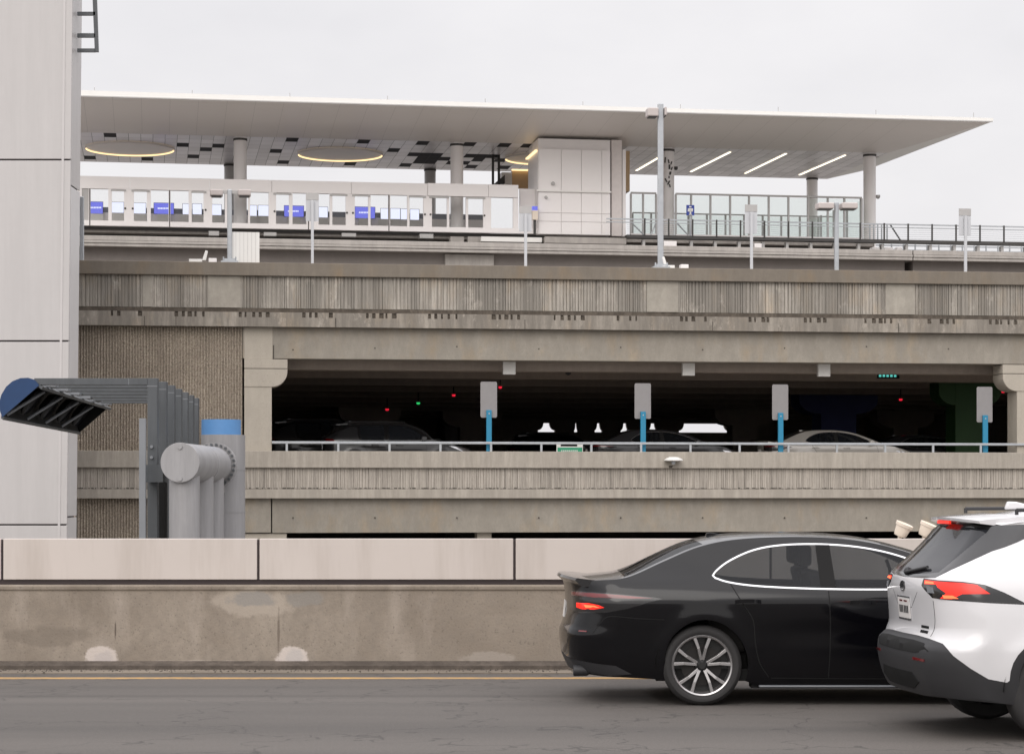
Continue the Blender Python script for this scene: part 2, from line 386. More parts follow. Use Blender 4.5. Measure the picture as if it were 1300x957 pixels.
# ------------------------------------------------------------------ road barrier with cream panels
BY = 22.14
t = thing('road_barrier', 'long weathered concrete road barrier topped with cream metal panels', 'barrier', W0F, (0, BY, 0))
g = MB(); xs = (-60, 60)
g.prism([(-60, BY+.02, .07), (-60, BY+.045, .55), (-60, BY+.05, .79), (-60, BY+.035, .80), (-60, BY+.03, .838), (-60, BY+.055, .85), (-60, BY+.42, .85), (-60, BY+.42, .07)], (120, 0, 0))
g.build('concrete_wall', M['barrier'], t, bevel=.008)
g = MB(); g.box(-60, 60, BY+.08, BY+.20, .852, .897); g.build('bottom_rail', M['dark_rail'], t)
pz0, pz1 = .90, 1.312
k = F/(BY+.05)
for i in range(-9, 12):
    xa = (3.5-650+i*325.3)/k+.005; xb = (3.5-650+(i+1)*325.3)/k-.02
    g = MB(); g.box(xa, xb, BY+.05, BY+.14, pz0, pz1); g.build('cream_panel', M['parapet_panel'], t, bevel=.006)
    g = MB(); g.box(xb+.001, xb+.024, BY+.075, BY+.19, .898, pz1-.01); g.build('post', M['dark_rail'], t)
# beige spotlights lying tilted on top of the barrier
def spot(x, label, tilt):
    o = thing('spotlight', label, 'spotlight', W0F, (x, BY+.25, 1.315), 'beige spotlights on the barrier')
    b = Vector((x, BY+.25, 1.335)); ax = Vector((tilt, -.15, 1)).normalized()
    MB().lathe([(0, .001), (0, .058), (.02, .066), (.10, .078), (.105, .088), (.135, .092), (.14, .082), (.13, .075), (.03, .05), (.03, .001)], b-ax*.0, ax, 32).build('lamp_shade', M['beige'], o, smooth=True)
    MB().cyl((x-.01, BY+.25, 1.23), b+ax*.02, .022, seg=12).build('bracket', M['beige'], o)
    return o
kk = F/(BY+.25)
spot((1142-650)/kk, 'beige bell shaped spotlight tilted right on the barrier, clear of the white car', .42)
spot((1173-650)/kk, 'beige bell shaped spotlight partly hidden behind the white car roof', .42)

# ------------------------------------------------------------------ clad tower at the left
TY = 55.0; kt = F/TY; zz = lambda v: EYE-(v-622)/kt
xc = (85-650)/kt
t = thing('clad_tower', 'tall pale metal clad tower at the left edge of the view', 'tower', W0F, (xc-6, TY, -2.3))
vz = [-2.3, zz(666), zz(433), zz(203), zz(-30), zz(-262)]
lean = lambda z: (z-zz(666))*.0105
for i in range(5):
    za, zb = vz[i]+.02, vz[i+1]-.02
    for a, b_ in ((-14, -7.02), (-6.98, 0)):
        g = MB(); la, lb = lean(za), lean(zb)
        g.prism([(xc+a+la, TY, za), (xc+b_+la, TY, za), (xc+b_+lb, TY, zb), (xc+a+lb, TY, zb)], (0, .06, 0)); g.build('cladding_panel', M['white_metal'], t, bevel=.012)
g = MB(); la, lb = lean(-2.3), lean(vz[5])
g.prism([(xc-14+la, TY+.05, -2.3), (xc-.04+la, TY+.05, -2.3), (xc-.04+lb, TY+.05, vz[5]), (xc-14+lb, TY+.05, vz[5])], (0, 1.0, 0)); g.build('wall', M['joint'], t)
for i, (za, zb) in enumerate(((-2.3, zz(657)), (zz(655), zz(236)), (zz(234), vz[5]))):
    la, lb = lean(za), lean(zb); x0 = xc-.035
    g = MB(); g.prism([(x0+la, TY+.08, za), (x0+.03+la, TY+.08, za), (x0+.03+lb, TY+.08, zb), (x0+lb, TY+.08, zb)], (0, 1.15, 0)); g.build('side_panel', M['white_side'] if i < 2 else M['white_metal'], t)
for u0, u1 in ((76.5, 78.5),):
    g = MB(); a = (u0-650)/kt; g.prism([(a-.06+lean(-2.3), TY-.012, -2.3), (a+lean(-2.3), TY-.012, -2.3), (a+lean(vz[4]), TY-.012, vz[4]), (a-.06+lean(vz[4]), TY-.012, vz[4])], (0, .01, 0)); g.build('corner_trim', M['trim'], t)
# roof access ladder bracket high on the tower
lx0, lx1 = (98-650)/kt, (117-650)/kt
g = MB()
g.prism([(lx1-.13, TY+.5, zz(-60)), (lx1-.02, TY+.5, zz(-60)), (lx1+.06, TY+.5, zz(61)), (lx1-.03, TY+.5, zz(61))], (0, .09, 0))
for v, r_ in ((12, .045), (40, .05), (59, .045)):
    g.box(lx0-.1, lx1-.02, TY+.5, TY+.58, zz(v)-r_, zz(v)+r_)
g.build('ladder_bracket', [M['greypaint']], t)
g = MB(); g.box(lx0-.05, lx1-.05, TY+.60, TY+.66, zz(37)-.01, zz(37)+.02); g.build('bracket_rung', M['galv'], t)

# ------------------------------------------------------------------ parking garage
sL = FG.S(95, 0); sR = 24.0; DEEP = 46.0
t = thing('parking_garage', 'long weathered concrete parking garage with fluted parapets and dark open deck', 'parking garage', FG, (0, 0, -2.3))
S = lambda u, n=0: FG.S(u, n)
Z = dict(c1=8.10, c0=7.735, f0=6.85, l1=6.725, l0=6.325, b0=5.455, p1=2.885, p0=2.42, q0=1.835, r0=1.575, w0=.607)
sw = S(308, .3)                              # right edge of the ribbed wall
g = MB(); g.box(sL, sR, 0, .5, Z['c0'], Z['c1']); g.build('parapet_cap', M['conc_cap'], t, bevel=.012)
# fluted zone, flutes of unequal width, flat infills
flat = [(S(264), S(305)), (S(822), S(862)), (S(1126), S(1162)), (S(181), S(192))]
def flute(z0, z1, base_n, w0, w1, dep, a=sL, b=sR, flats=(), seed=1):
    rr = random.Random(seed); g = MB(); x = a; pts = []
    while x < b:
        f = next((q for q in flats if q[0] <= x < q[1]), None)
        if f:
            pts += [(x, base_n), (f[1], base_n)]; x = f[1]; continue
        w = rr.uniform(w0, w1); d = dep*rr.uniform(.35, 1)
        pts += [(x, base_n), (x+w*.62, base_n), (x+w*.72, base_n+d), (x+w*.92, base_n+d)]; x += w
    vs = [(p[0], p[1], z) for z in (z0, z1) for p in pts]; n = len(pts)
    g.add(vs, [(i, i+1, n+i+1, n+i) for i in range(n-1)]); return g
flute(Z['f0'], Z['c0'], .12, .045, .12, .035, flats=flat, seed=4).build('fluted_band', M['conc_flute'], t)
g = MB(); g.box(sL, sR, .20, .5, Z['l0'], Z['c0']); g.build('parapet_core', M['conc_ledge'], t)
for a, b_ in flat:
    g = MB(); g.box(a, b_, .105, .125, Z['f0']+.005, Z['c0']-.005); g.build('flat_infill', M['conc_flat'], t)
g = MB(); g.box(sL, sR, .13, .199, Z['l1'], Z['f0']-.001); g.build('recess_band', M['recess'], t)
g = MB(); g.prism([(sL, -.02, Z['l0']), (sL, -.02, Z['l1']-.14), (sL, .197, Z['l1']-.14), (sL, .197, Z['l0'])], (sR-sL, 0, 0))
starts = [141+81.2*i-.12*i*i for i in range(0, 20)]
cuts = []
for us in starts:
    for j in range(5):
        a = S(us+j*(8.6-.05*(us/100))+random.uniform(-1.1, 1.1)); jw = random.uniform(.05, .13)
        if random.random() > .10: cuts.append((a, a+jw))
ztop, zbot = Z['l1'], Z['l1']-.14
for a, b_ in segs(sL, sR, cuts): g.box(a, b_, -.02, .13, zbot, ztop)
g.build('lower_ledge', M['conc_ledge'], t)
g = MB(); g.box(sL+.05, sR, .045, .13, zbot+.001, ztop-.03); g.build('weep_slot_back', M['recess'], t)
g = MB()
for us in starts[::3]+[181, 384]:
    a = S(us+42); g.box(a, a+.018, -.023, .0, Z['l0']+.003, zbot)
g.build('ledge_joint', M['notch'], t)
g = MB(); g.box(sw, sR, .22, .9, Z['b0'], Z['l0']-.001); g.build('upper_beam', M['conc_beam'], t, bevel=.01)
g = MB(); g.box(sL, sw, .30, .9, -2.3, Z['l0']-.002); g.build('wall_core', M['conc_beam'], t)
# ribbed aggregate wall
def ribs(z0, z1, a, b):
    g = MB(); pts = []; x = a; p = .078
    while x < b: pts += [(x, .27), (x+p*.3, .225), (x+p*.6, .225), (x+p*.85, .27)]; x += p
    n = len(pts); zs = [z0+(z1-z0)*i/6 for i in range(7)]
    g.add([(q[0], q[1], z) for z in zs for q in pts], [(r*n+i, r*n+i+1, (r+1)*n+i+1, (r+1)*n+i) for r in range(6) for i in range(n-1)])
    return g
ribs(-2.3, Z['l0']-.003, sL+.05, sw-.03).build('ribbed_wall', M['ribs'], t)
# lower parapet
g = MB(); g.box(sL, sR, -.02, .4, Z['p0'], Z['p1']); g.build('lower_parapet_cap', M['conc_low'], t, bevel=.012)
flute(Z['q0'], Z['p0'], .09, .04, .09, .022, seed=9).build('lower_fluted_band', M['conc_lowflute'], t)
g = MB(); g.box(sL, sR, .16, .4, Z['r0'], Z['p0']); g.build('lower_parapet_core', M['conc_low'], t)
g = MB(); g.prism([(sL, .0, Z['r0']), (sL, .0, Z['q0']-.02), (sL, .155, Z['q0']+.012), (sL, .155, Z['r0'])], (sR-sL, 0, 0)); g.build('lower_parapet_ledge', M['conc_low'], t)
x = sL; rr = random.Random(3); g = MB()
while x < sR:
    w = rr.uniform(.02, .11); g.box(x, x+w, .06, .088, Z['q0']+.001, Z['q0']+rr.uniform(.004, .035)); x += w+rr.uniform(.0, .05)
g.build('grime_line', M['notch'], t)['kind'] = 'stuff'
g = MB(); g.box(S(345.5, .25), sR, .24, .9, Z['w0'], Z['r0']-.001); g.build('lower_beam', M['conc_beam'], t, bevel=.01)
g = MB(); g.box(sw, S(344, .25), .22, .9, Z['w0']+.01, Z['r0']-.001); g.build('beam_end', M['conc_beam'], t, bevel=.01)
# column with corbel capitals
def column(u0, u1, side, name='column'):
    a, b_ = S(u0, .2), S(u1, .2)
    g = MB(); g.box(a, b_, .19, 1.0, Z['p1']-1.0, zG(492)); c = g.build(name, M['conc_col'], t, bevel=.015)
    zt, zm, zb = Z['b0'], zG(470), zG(492.5)
    w = S(364, .2)-S(344, .2)
    for (x0, sg) in (((b_, 1),) if side > 0 else ((a, -1),)):
        g = MB()
        g.prism([(a if sg > 0 else b_, .17, zt-.02), (x0+sg*w, .17, zt-.02), (x0+sg*w, .17, zm+.015), (a if sg > 0 else b_, .17, zm+.015)], (0, .85, 0))
        pts = [(a if sg > 0 else b_, .17, zm), (x0+sg*w, .17, zm)]
        for i in range(1, 9):
            q = i/8*math.pi/2; pts.append((x0+sg*w*math.cos(q), .17, zm-.06-(zm-.06-zb)*math.sin(q)))
        pts.append((a if sg > 0 else b_, .17, zb)); g.prism(pts, (0, .85, 0))
        g.build('capital', M['conc_col'], c, bevel=.01)
    return c
column(310, 345, 1)
column(1291, 1326, -1)
g = MB(); g.box(S(310, .2), S(346, .2), .205, .9, Z['b0']-.02, Z['l0']-.002); g.build('beam_block', M['conc_col'], t, bevel=.01)
g = MB(); g.box(S(346.5, .2), S(348, .2), .216, .3, Z['b0']-.01, zG(440)); g.build('beam_joint', M['notch'], t)
g = MB(); g.box(S(310, .2), S(364, .2), .3, 1.0, zG(690), zG(676.5)); g.build('lower_capital', M['conc_col'], t)
for u0, u1 in ((606, 624), (1320, 1345)):
    g = MB(); g.box(S(u0, .5), S(u1, .5), .5, 1.2, -2.3, Z['w0']+.3); g.build('lower_column', M['conc_col'], t)
g = MB()                                       # formwork tie holes
for u, v in [(u, 440+((u*7) % 5)) for u in range(372, 1290, 104)] + [(u, 657) for u in range(372, 1290, 104)]:
    s_, z_ = FG.L(u, v, .22); g.cyl((s_, .21, z_), (s_, .23, z_), .022, seg=10)
g.build('tie_hole', M['notch'], t)['kind'] = 'stuff'
# interior: slabs, joists, rear wall, columns
g = MB(); g.box(sL, sR, .5, DEEP, 6.95, 7.15); g.build('roof_deck', M['deck'], t)
g = MB(); g.box(sL, sR, .41, DEEP, 1.85, 2.2); g.build('parking_deck', M['conc_int'], t)
g = MB(); g.box(sL, sR, .91, DEEP-1, 6.2, 6.5); g.build('ceiling_slab', M['conc_int'], t)
for i in range(10):
    n0 = 1.5+i*4.6
    g = MB(); g.box(sL, sR, n0, n0+.55, FG.L(650, 471, 1.5)[1], 6.199); g.build('joist', M['conc_int'], t)
g = MB(); g.box(sL, sR, .91, DEEP-1, .75, 1.0); g.build('lower_ceiling', M['conc_int'], t)
zo0, zo1 = FG.L(760, 548.5, DEEP)[1], FG.L(760, 537, DEEP)[1]
o0, o1 = S(683, DEEP), S(912, DEEP)
slots = [(683, 705), (729, 734), (755, 765), (788, 799), (822, 836), (862, 926)]
g = MB(); prev = sL-14
for (ua, ub) in slots:
    a, b_ = S(ua, DEEP), S(ub, DEEP); r_ = (b_-a)*.32 if ub-ua < 30 else (b_-a)*.10
    g.box(prev, a, DEEP, DEEP+.4, zo0, zo1); prev = b_
    for (xx, sg) in ((a, 1), (b_, -1)):      # curved haunches narrow each slot towards its top
        pts = [(xx-.001*sg, DEEP+.01, zo1)]+[(xx+sg*r_*math.cos(q/6*math.pi/2), DEEP+.01, zo1-(zo1-zo0)*.8*math.sin(q/6*math.pi/2)) for q in range(7)]
        g.prism(pts, (0, .3, 0))
g.box(prev, sR+14, DEEP, DEEP+.4, zo0, zo1)
g.box(sL-14, sR+14, DEEP, DEEP+.4, -2.3, zo0); g.box(sL-14, sR+14, DEEP, DEEP+.4, zo1, 8.05); g.build('rear_wall', M['conc_int'], t)
g = MB(); g.box(sL, sL+.3, .5, DEEP, -2.3, 8.05); g.build('end_wall', M['conc_int'], t)
g = MB(); g.box(sR-.3, sR, .5, DEEP, -2.3, 8.05); g.build('end_wall', M['conc_int'], t)
def icol(u, n, w, mat, capw=.6, name='interior_column'):
    x = S(u, n); g = MB()
    g.box(x-w/2, x+w/2, n, n+w, 2.1, 6.2)
    pts = [(x-w/2-capw, n+.02, 5.3), (x+w/2+capw, n+.02, 5.3), (x+w/2+capw, n+.02, 5.0)]
    for i in range(1, 7):
        q = i/6*math.pi/2; pts.append((x+w/2+capw*math.cos(q), n+.02, 5.0-.45*math.sin(q)))
    for i in range(6, 0, -1):
        q = i/6*math.pi/2; pts.append((x-w/2-capw*math.cos(q), n+.02, 5.0-.45*math.sin(q)))
    pts.append((x-w/2-capw, n+.02, 5.0)); g.prism(pts, (0, w-.04, 0))
    return g.build(name, mat, t)
icol(1232, 7.5, 1.0, M['greencol'], .55, 'green_column')
icol(1065, 16, 1.3, M['bluecol'], .8, 'blue_column')
for u, n in ((946, 30), (600, 34), (470, 30), (1150, 33)): icol(u, n, 1.1, M['conc_int'], .75)

# guard rail over the lower parapet
t = thing('guard_rail', 'thin galvanised guard rail along the open parking deck', 'railing', FG, (0, .15, Z['p1']))
g = MB(); zr = zG(562.2); g.box(S(345, .15), sR, .12, .18, zr-.035, zr+.035); g.build('top_rail', M['galv'], t, bevel=.01)
u = 364.0
while u < 1500:
    g = MB(); x = S(u, .15); g.box(x-.03, x+.03, .125, .175, Z['p1']-.02, zr-.03); g.build('post', M['galv'], t); u += 67.6-.006*u

# sign posts standing at the deck edge: blank sign backs on blue posts
def deck_sign(u, vt, vb, label):
    n = .34; s0, z1 = FG.L(u, vt, n); z0 = FG.L(u, vb, n)[1]
    o = thing('sign_post', label, 'sign', FG, (s0, n, Z['p1']), 'blank signs on blue posts along the deck')
    g = MB(); w = .235; g.prism([(s0-w+.03, n, z0), (s0+w-.03, n, z0), (s0+w, n, z0+.03), (s0+w, n, z1-.03), (s0+w-.03, n, z1), (s0-w+.03, n, z1), (s0-w, n, z1-.03), (s0-w, n, z0+.03)], (0, .02, 0)); g.build('sign_panel', M['decksign'], o)
    zp = FG.L(u, vt+36, n)[1]
    g = MB(); g.box(s0-.075, s0+.075, n-.085, n-.004, Z['p1']-.3, zp); g.build('post', M['bluepost'], o, bevel=.01)
    g = MB(); g.cyl((s0, n-.09, zp-.1), (s0, n-.084, zp-.1), .02, seg=10); g.build('bolt', M['galv'], o)
    return o
deck_sign(620.5, 484.5, 530, 'blank grey sign on blue post at deck edge, nearest the dark left bay')
deck_sign(816, 486.5, 531.5, 'blank grey sign on blue post in front of the rear daylight slots')
deck_sign(990.5, 488, 533, 'blank grey sign on blue post beside the silver parked car')
deck_sign(1250, 491, 536, 'blank grey sign on blue post in front of the green column')
# small boxes under the beam
for u, lb in ((648.5, 'small white junction box under the beam above the left blue post sign'), (877.5, 'small white junction box under the beam, middle of the three'), (1050.5, 'small white junction box under the beam near the cyan exit light')):
    s0 = S(u, .6); g = MB(); g.box(s0-.18, s0+.18, .93, 1.1, zG(473), Z['b0']+.05); g.cyl((s0, .92, zG(468)), (s0, .935, zG(468)), .02, seg=8)
    one('junction_box', lb, 'box', g, M['white'], FG, (s0, 1.0, zG(473)), 'white boxes under the beam', bevel=.01)
# parking guidance lights
def indicator(u, v, n, mat, lb):
    s0, z0 = FG.L(u, v, n); o = thing('indicator_light', lb, 'indicator light', FG, (s0, n, z0), 'parking guidance lights')
    r = .036*(62+n)/70
    MB().lathe([(-.05, .001), (-.05, r*1.6), (0, r*1.5), (.02, r*.9), (.02, .001)], (s0, n, z0), (0, 0, -1), 16).build('lens', mat, o, smooth=True)
    MB().cyl((s0, n, z0+.05), (s0, n, 6.2), .02, seg=8).build('stem', M['black'], o)
for a in ((491.5, 520.5, 22, 'em_red', 'dim red guidance light deepest in the left bay'), (531, 512.5, 17, 'em_green', 'green guidance light in the left bay'),
          (576, 502.5, 12, 'em_red', 'red guidance light left of the leftmost blue post sign'), (635, 492.5, 8, 'em_red', 'red guidance light right of the leftmost blue post sign'),
          (1143.5, 508, 14, 'em_red', 'red guidance light left of the green column'), (1198, 506, 13, 'em_green', 'tiny green guidance light beside the green column'), (1273.5, 498, 9, 'em_red', 'red guidance light between green column and right capital')):
    indicator(a[0], a[1], a[2], M[a[3]], a[4])
s0, z0 = FG.L(1128, 477, 5); g = MB()
for i in range(5): g.box(s0-.3+i*.12, s0-.23+i*.12, 5, 5.02, z0-.035, z0+.03+.02*(i % 2))
g.box(s0-.34, s0+.36, 5.021, 5.08, z0-.08, z0+.08, 1); g.box(s0-.02, s0+.02, 5.03, 5.06, z0+.08, 5.5, 1)
one('exit_sign', 'small lit cyan sign under the garage ceiling', 'sign', g, [M['em_cyan'], M['black']], FG, (s0, 5, z0))
# cctv under ceiling
for u, v, n, lb in ((724, 474, 2.3, 'small dark camera hanging under the garage ceiling by a white box'),):
    s0, z0 = FG.L(u, v, n); o = thing('security_camera', lb, 'camera', FG, (s0, n, z0))
    g = MB(); g.box(s0-.3, s0+.2, n, n+.12, z0+.05, z0+.12); g.cyl((s0+.1, n+.06, z0+.11), (s0+.1, n+.06, 5.6), .02, seg=8); g.build('mount', M['black'], o)
    MB().lathe([(0, .001), (0, .09), (.06, .085), (.1, .03), (.105, .001)], (s0-.05, n+.06, z0+.05), (0, 0, -1), 16).build('dome', M['plastic'], o, smooth=True)
# green notice between rail and parapet
s0, z0 = FG.L(722, 574, .36); s1 = S(706.5, .36); s2 = S(740, .36)
t = thing('green_notice', 'green and white notice board low on the deck edge behind the rail', 'notice', FG, (s0, .38, Z['p1']-.2))
g = MB(); g.box(s1, s2, .36, .39, Z['p1']-.35, zG(566)); g.box(s1, s1+.12, .36, .39, zG(566), zG(562)); g.box(s2-.16, s2, .36, .39, zG(566), zG(562)); g.build('board', M['white'], t)
g = MB(); g.box(s1+.03, s2-.02, .352, .359, Z['p1']-.3, zG(567.5)); g.build('green_band', M['signgreen'], t)
g = MB()
for i in range(9): g.box(s1+.13+i*.055, s1+.13+i*.055+.035, .346, .351, zG(572.2), zG(570.8))
g.build('lettering', M['white'], t)
# saucer lamp on the parapet
s0, z0 = FG.L(855, 584, -.2)
t = thing('wall_lamp', 'white saucer shaped lamp fixed on the lower parapet', 'lamp', FG, (s0, -.02, z0))
MB().lathe([(-.09, .001), (-.09, .12), (-.06, .19), (-.01, .27), (.01, .27), (.03, .2), (.03, .001)], (s0, -.2, z0), (0, 0, -1), 32).build('saucer', M['white'], t, smooth=True)
MB().cyl((s0, -.2, z0-.02), (s0, -.2, z0-.12), .06, .05, 16).cyl((s0, -.2, z0-.04), (s0, .0, z0-.04), .03, seg=10).build('arm', M['galv'], t)
g = MB(); g.prism([(s0-.1, -.022, z0-.15), (s0+.03, -.022, z0-.15), (s0-.01, -.022, Z['p0']+.01), (s0-.09, -.022, Z['p0']+.01)], (0, .004, 0)); g.build('rust_stain', M['notch'], t)

# ------------------------------------------------------------------ things standing on the garage roof edge
zc = Z['c1']
def roof_sign(u, vt, vb, w, lb, bright=True):
    n = .3; s0, z1 = FG.L(u, vt, n); z0 = FG.L(u, vb, n)[1]
    o = thing('roof_sign_post', lb, 'sign', FG, (s0, n, zc), 'blank sign backs on white posts along the roof edge')
    g = MB(); g.box(s0-w/2, s0+w/2, n, n+.02, z0, z1); g.build('sign_panel', M['signback_up'], o, bevel=.004)
    g = MB(); g.box(s0-w/2, s0+w/2, n-.012, n-.002, z1-.2, z1+.001); g.build('sign_header', M['signback'], o)
    g = MB(); g.box(s0-.038, s0+.038, n-.09, n-.014, zc-.02, z1-.22); g.build('post', M['signback_up'], o, bevel=.008)
    return o
roof_sign(396.5, 245, 281, .36, 'blank white sign on thin post right of the white board', True)
roof_sign(667, 262, 294, .36, 'blank white sign on thin post in front of the lift block')
roof_sign(953.5, 260, 297, .36, 'blank white sign on thin post in front of the frosted glass screen')
roof_sign(1225, 265, 299, .36, 'blank white sign on thin post at the far right of the roof')
def pole(u, vt, w, lb, heads, base=True, cat='street lamp', d=.14):
    n = .28; s0, z1 = FG.L(u, vt, n); o = thing('light_pole', lb, cat, FG, (s0, n, zc))
    g = MB(); g.box(s0-w/2, s0+w/2, n-d/2, n+d/2, zc, z1); g.build('pole', M['galv'], o, bevel=.02)
    for (ua, ub, va, vb) in heads:
        a, za = FG.L(ua, va, n); b_, zb = FG.L(ub, vb, n)
        g = MB(); g.box(a, b_, n-.2, n+.22, zb, za); g.build('lamp_head', M['headbeige'], o, bevel=.03)
        g = MB(); g.box(a+.04, b_-.04, n-.16, n+.18, zb-.02, zb-.002); g.build('lens', M['plastic'], o)
    if base:
        g = MB(); g.box(s0-.24, s0+.24, n-.2, n+.2, zc, zc+.05)
        for i in (-1, 1): g.cyl((s0+i*.17, n-.14, zc+.05), (s0+i*.17, n-.14, zc+.16), .02, seg=8)
        g.box(s0-.15, s0+.15, n-.13, n+.13, zc+.05, zc+.12); g.build('base_plate', M['galv'], o)
    return o
pole(838.5, 132, .155, 'tall galvanised lamp pole reaching above the canopy edge', [(821, 834.6, 138, 149), (842.5, 845, 137, 148)])
o = pole(291.5, 241, .13, 'lamp pole with two box heads left of the white board', [(266.5, 283, 241.5, 249.5), (302, 318.5, 241.5, 249.5)])
s0, z0 = FG.L(291.5, 243.5, .28); g = MB(); g.box(s0-.2, s0+.24, .26, .30, z0-.06, z0+.03); g.build('cross_arm', M['signback'], o)
o = pole(1062, 257, .11, 'lamp pole with two box heads in front of the right canopy column', [(1037, 1057, 258, 266), (1067, 1087, 258, 266)], base=False)
o = pole(104, 250, .11, 'thin galvanised post beside the pale tower on the roof', [], base=False)
# white board
s0, z1 = FG.L(294.5, 294.5, .35); s1 = S(329.5, .35); sm = (s0+s1)/2
t = thing('white_board', 'plain white rectangular board standing on the roof beside a lamp pole', 'board', FG, (sm, .36, zc))
g = MB()
for i in range(7): g.box(s0+(s1-s0)*i/7+.003, s0+(s1-s0)*(i+1)/7-.003, .35, .38, zc+.01, z1)
g.build('slatted_face', M['white'], t)
g = MB(); g.box(s0, s1, .381, .44, zc, z1-.002); g.build('frame', M['signback'], t)
# small roof cameras/equipment
def camera_unit(u, lb, flip=1):
    s0 = S(u, .3); o = thing('roof_camera', lb, 'camera', FG, (s0, .3, zc))
    g = MB(); g.box(s0-.26, s0+.1, .15, .45, zc, zc+.09); g.build('base_box', M['white'], o, bevel=.01)
    g = MB(); g.prism([(s0+.1*flip, .2, zc+.06), (s0+.2*flip, .2, zc+.06), (s0+.26*flip, .2, zc+.32), (s0+.19*flip, .2, zc+.34)], (0, .12, 0)); g.build('camera_head', M['white'], o, bevel=.01)
    g = MB(); g.cyl((s0+.05, .3, zc+.08), (s0+.18*flip, .3, zc+.12), .025, seg=8); g.build('arm', M['plastic'], o)
    g = MB(); g.box(s0+.28, s0+.5, .15, .42, zc, zc+.12); g.build('junction_box', M['wall_white'], o, bevel=.01)
    return o
camera_unit(252, 'white camera unit on the roof edge left of the two headed lamp pole')
camera_unit(851, 'small white camera unit on the roof edge beside the tall lamp pole', -1)
# ------------------------------------------------------------------ elevated train station
def px(g, u0, u1, v0, v1, n0, n1, mi=0, fr=FS):      # a box whose front face (plane n0) is seen there
    um = (u0+u1)/2; return g.box(fr.S(u0, n0), fr.S(u1, n0), n0, n1, fr.L(um, v1, n0)[1], fr.L(um, v0, n0)[1], mi)
SL = lambda u, v, n: FS.L(u, v, n)
st = thing('train_station', 'elevated white train station with a wide tapering flat canopy', 'station', FS, (0, 0, 0))
zF = SL(650, 182.2, 0)[1]                     # flat ceiling level
zT0, zT1 = SL(650, 137.0, -7)[1], SL(650, 130.2, -7)[1]
B = SL(1128, 194.6, 0); Tt = SL(1261, 153.6, -7); nR = 10.2
C = (FS.LZ(1050, 227.5, zF)); aL = FS.S(20, -2)
Cp = FS.LZ(1100, 216, zT0-.1)
flatp = [(aL, 0), (B[0], 0), (C[0], C[1]), (aL, C[1])]
g = MB(); g.add([(aL, -7, zT0), (Tt[0], -7, zT0), (B[0], 0, zF), (aL, 0, zF)], [(0, 1, 2, 3)])
sf = g.build('front_soffit', M['soffit'], st)
g = MB()
x = aL+.7
while x < B[0]-1:
    g.add([(x, -6.98, zT0-.004), (x+.012, -6.98, zT0-.004), (x+.012, -.02, zF-.004), (x, -.02, zF-.004)], [(0, 1, 2, 3)]); x += 1.32
gj = g.build('soffit_seam', plain('soffit_seam_grey', (.50, .48, .46), .6), st); gj['kind'] = 'stuff'
g = MB(); g.add([(Tt[0], -7, zT0), (Cp[0], Cp[1], zT0-.1), (C[0], C[1], zF), (B[0], 0, zF)], [(0, 1, 2, 3)]); g.build('end_soffit', M['white'], st)
g = MB(); g.prism([(aL, -7, zT0), (Tt[0], -7, zT0), (Tt[0], -7, zT1-.1), (aL, -7, zT1)], (0, .02, 0)); g.build('fascia', M['white'], st)
g = MB(); g.prism([(aL, -7.05, zT0-.05), (Tt[0]-.05, -7.05, zT0-.05), (Tt[0]-.05, -7.05, zT0+.002), (aL, -7.05, zT0+.002)], (0, .04, 0)); g.build('drip_edge', M['signback'], st)
g = MB(); g.add([(aL, -7, zT1), (Tt[0], -7, zT1-.1), (Cp[0], Cp[1], zT1-.2), (aL, C[1]+.2, zT1), (aL, C[1], zF), (C[0], C[1], zF)], [(0, 1, 2, 3), (3, 2, 5, 4)]); g.build('roof', M['white'], st)
x = aL+3
u = 120.0
while u < 1250:                                # little lightning rods along the roof edge
    s_ = FS.S(u, -6.9); g = MB(); g.cyl((s_, -6.9, zT1-.1), (s_, -6.9, zT1+.16), .016, seg=6); g.build('lightning_rod', M['signback'], st); u += 124
# flat tiled ceiling with open tiles
TS = .60; TY_ = 1.28
dark = [(137, 173.5), (230, 183), (254, 190), (240, 196.5), (282, 184), (115, 200), (189.5, 201.5), (376, 179), (356, 192.5), (362, 205.5),
        (467, 181.5), (499.5, 189.5), (531.5, 183.5), (447, 207.5), (518, 196.5), (532, 196.8), (546, 197.2), (559, 198), (540, 201), (553, 201.5), (536, 205), (522, 209.5), (514, 209), (548, 204),
        (596, 184.5), (634, 185.5), (671, 186.8), (590, 200), (603, 201), (594, 205), (602, 211.5), (566, 208.5), (560, 204), (628, 199), (640, 211.8), (571, 201), (608, 197.5), (600, 204), (630, 203)]
dk = set()
for u, v in dark:
    q = FS.LZ(u, v, zF); dk.add((math.floor(q[0]/TS), math.floor(q[1]/TY_)))
g = MB(); i0 = math.floor(aL/TS)
for j in range(0, int(C[1]/TY_)+1):
    y0, y1 = j*TY_, min((j+1)*TY_, C[1])
    xe = B[0]+(C[0]-B[0])*((y0+y1)/2)/C[1]
    i = i0
    while i*TS < xe-.1:
        g.add([(i*TS+.012, y0+.012, zF), (min((i+1)*TS, xe)-.004, y0+.012, zF), (min((i+1)*TS, xe)-.004, y1-.008, zF), (i*TS+.012, y1-.008, zF)], [(0, 1, 2, 3)], 1 if (i, j) in dk else 0); i += 1
ce = g.build('tiled_ceiling', [M['tile'], M['tile_void']], st)
g = MB(); g.add([(p[0], p[1], zF+.03) for p in flatp], [(0, 1, 2, 3)]); g.build('ceiling_backing', M['steel_dark'], ce)
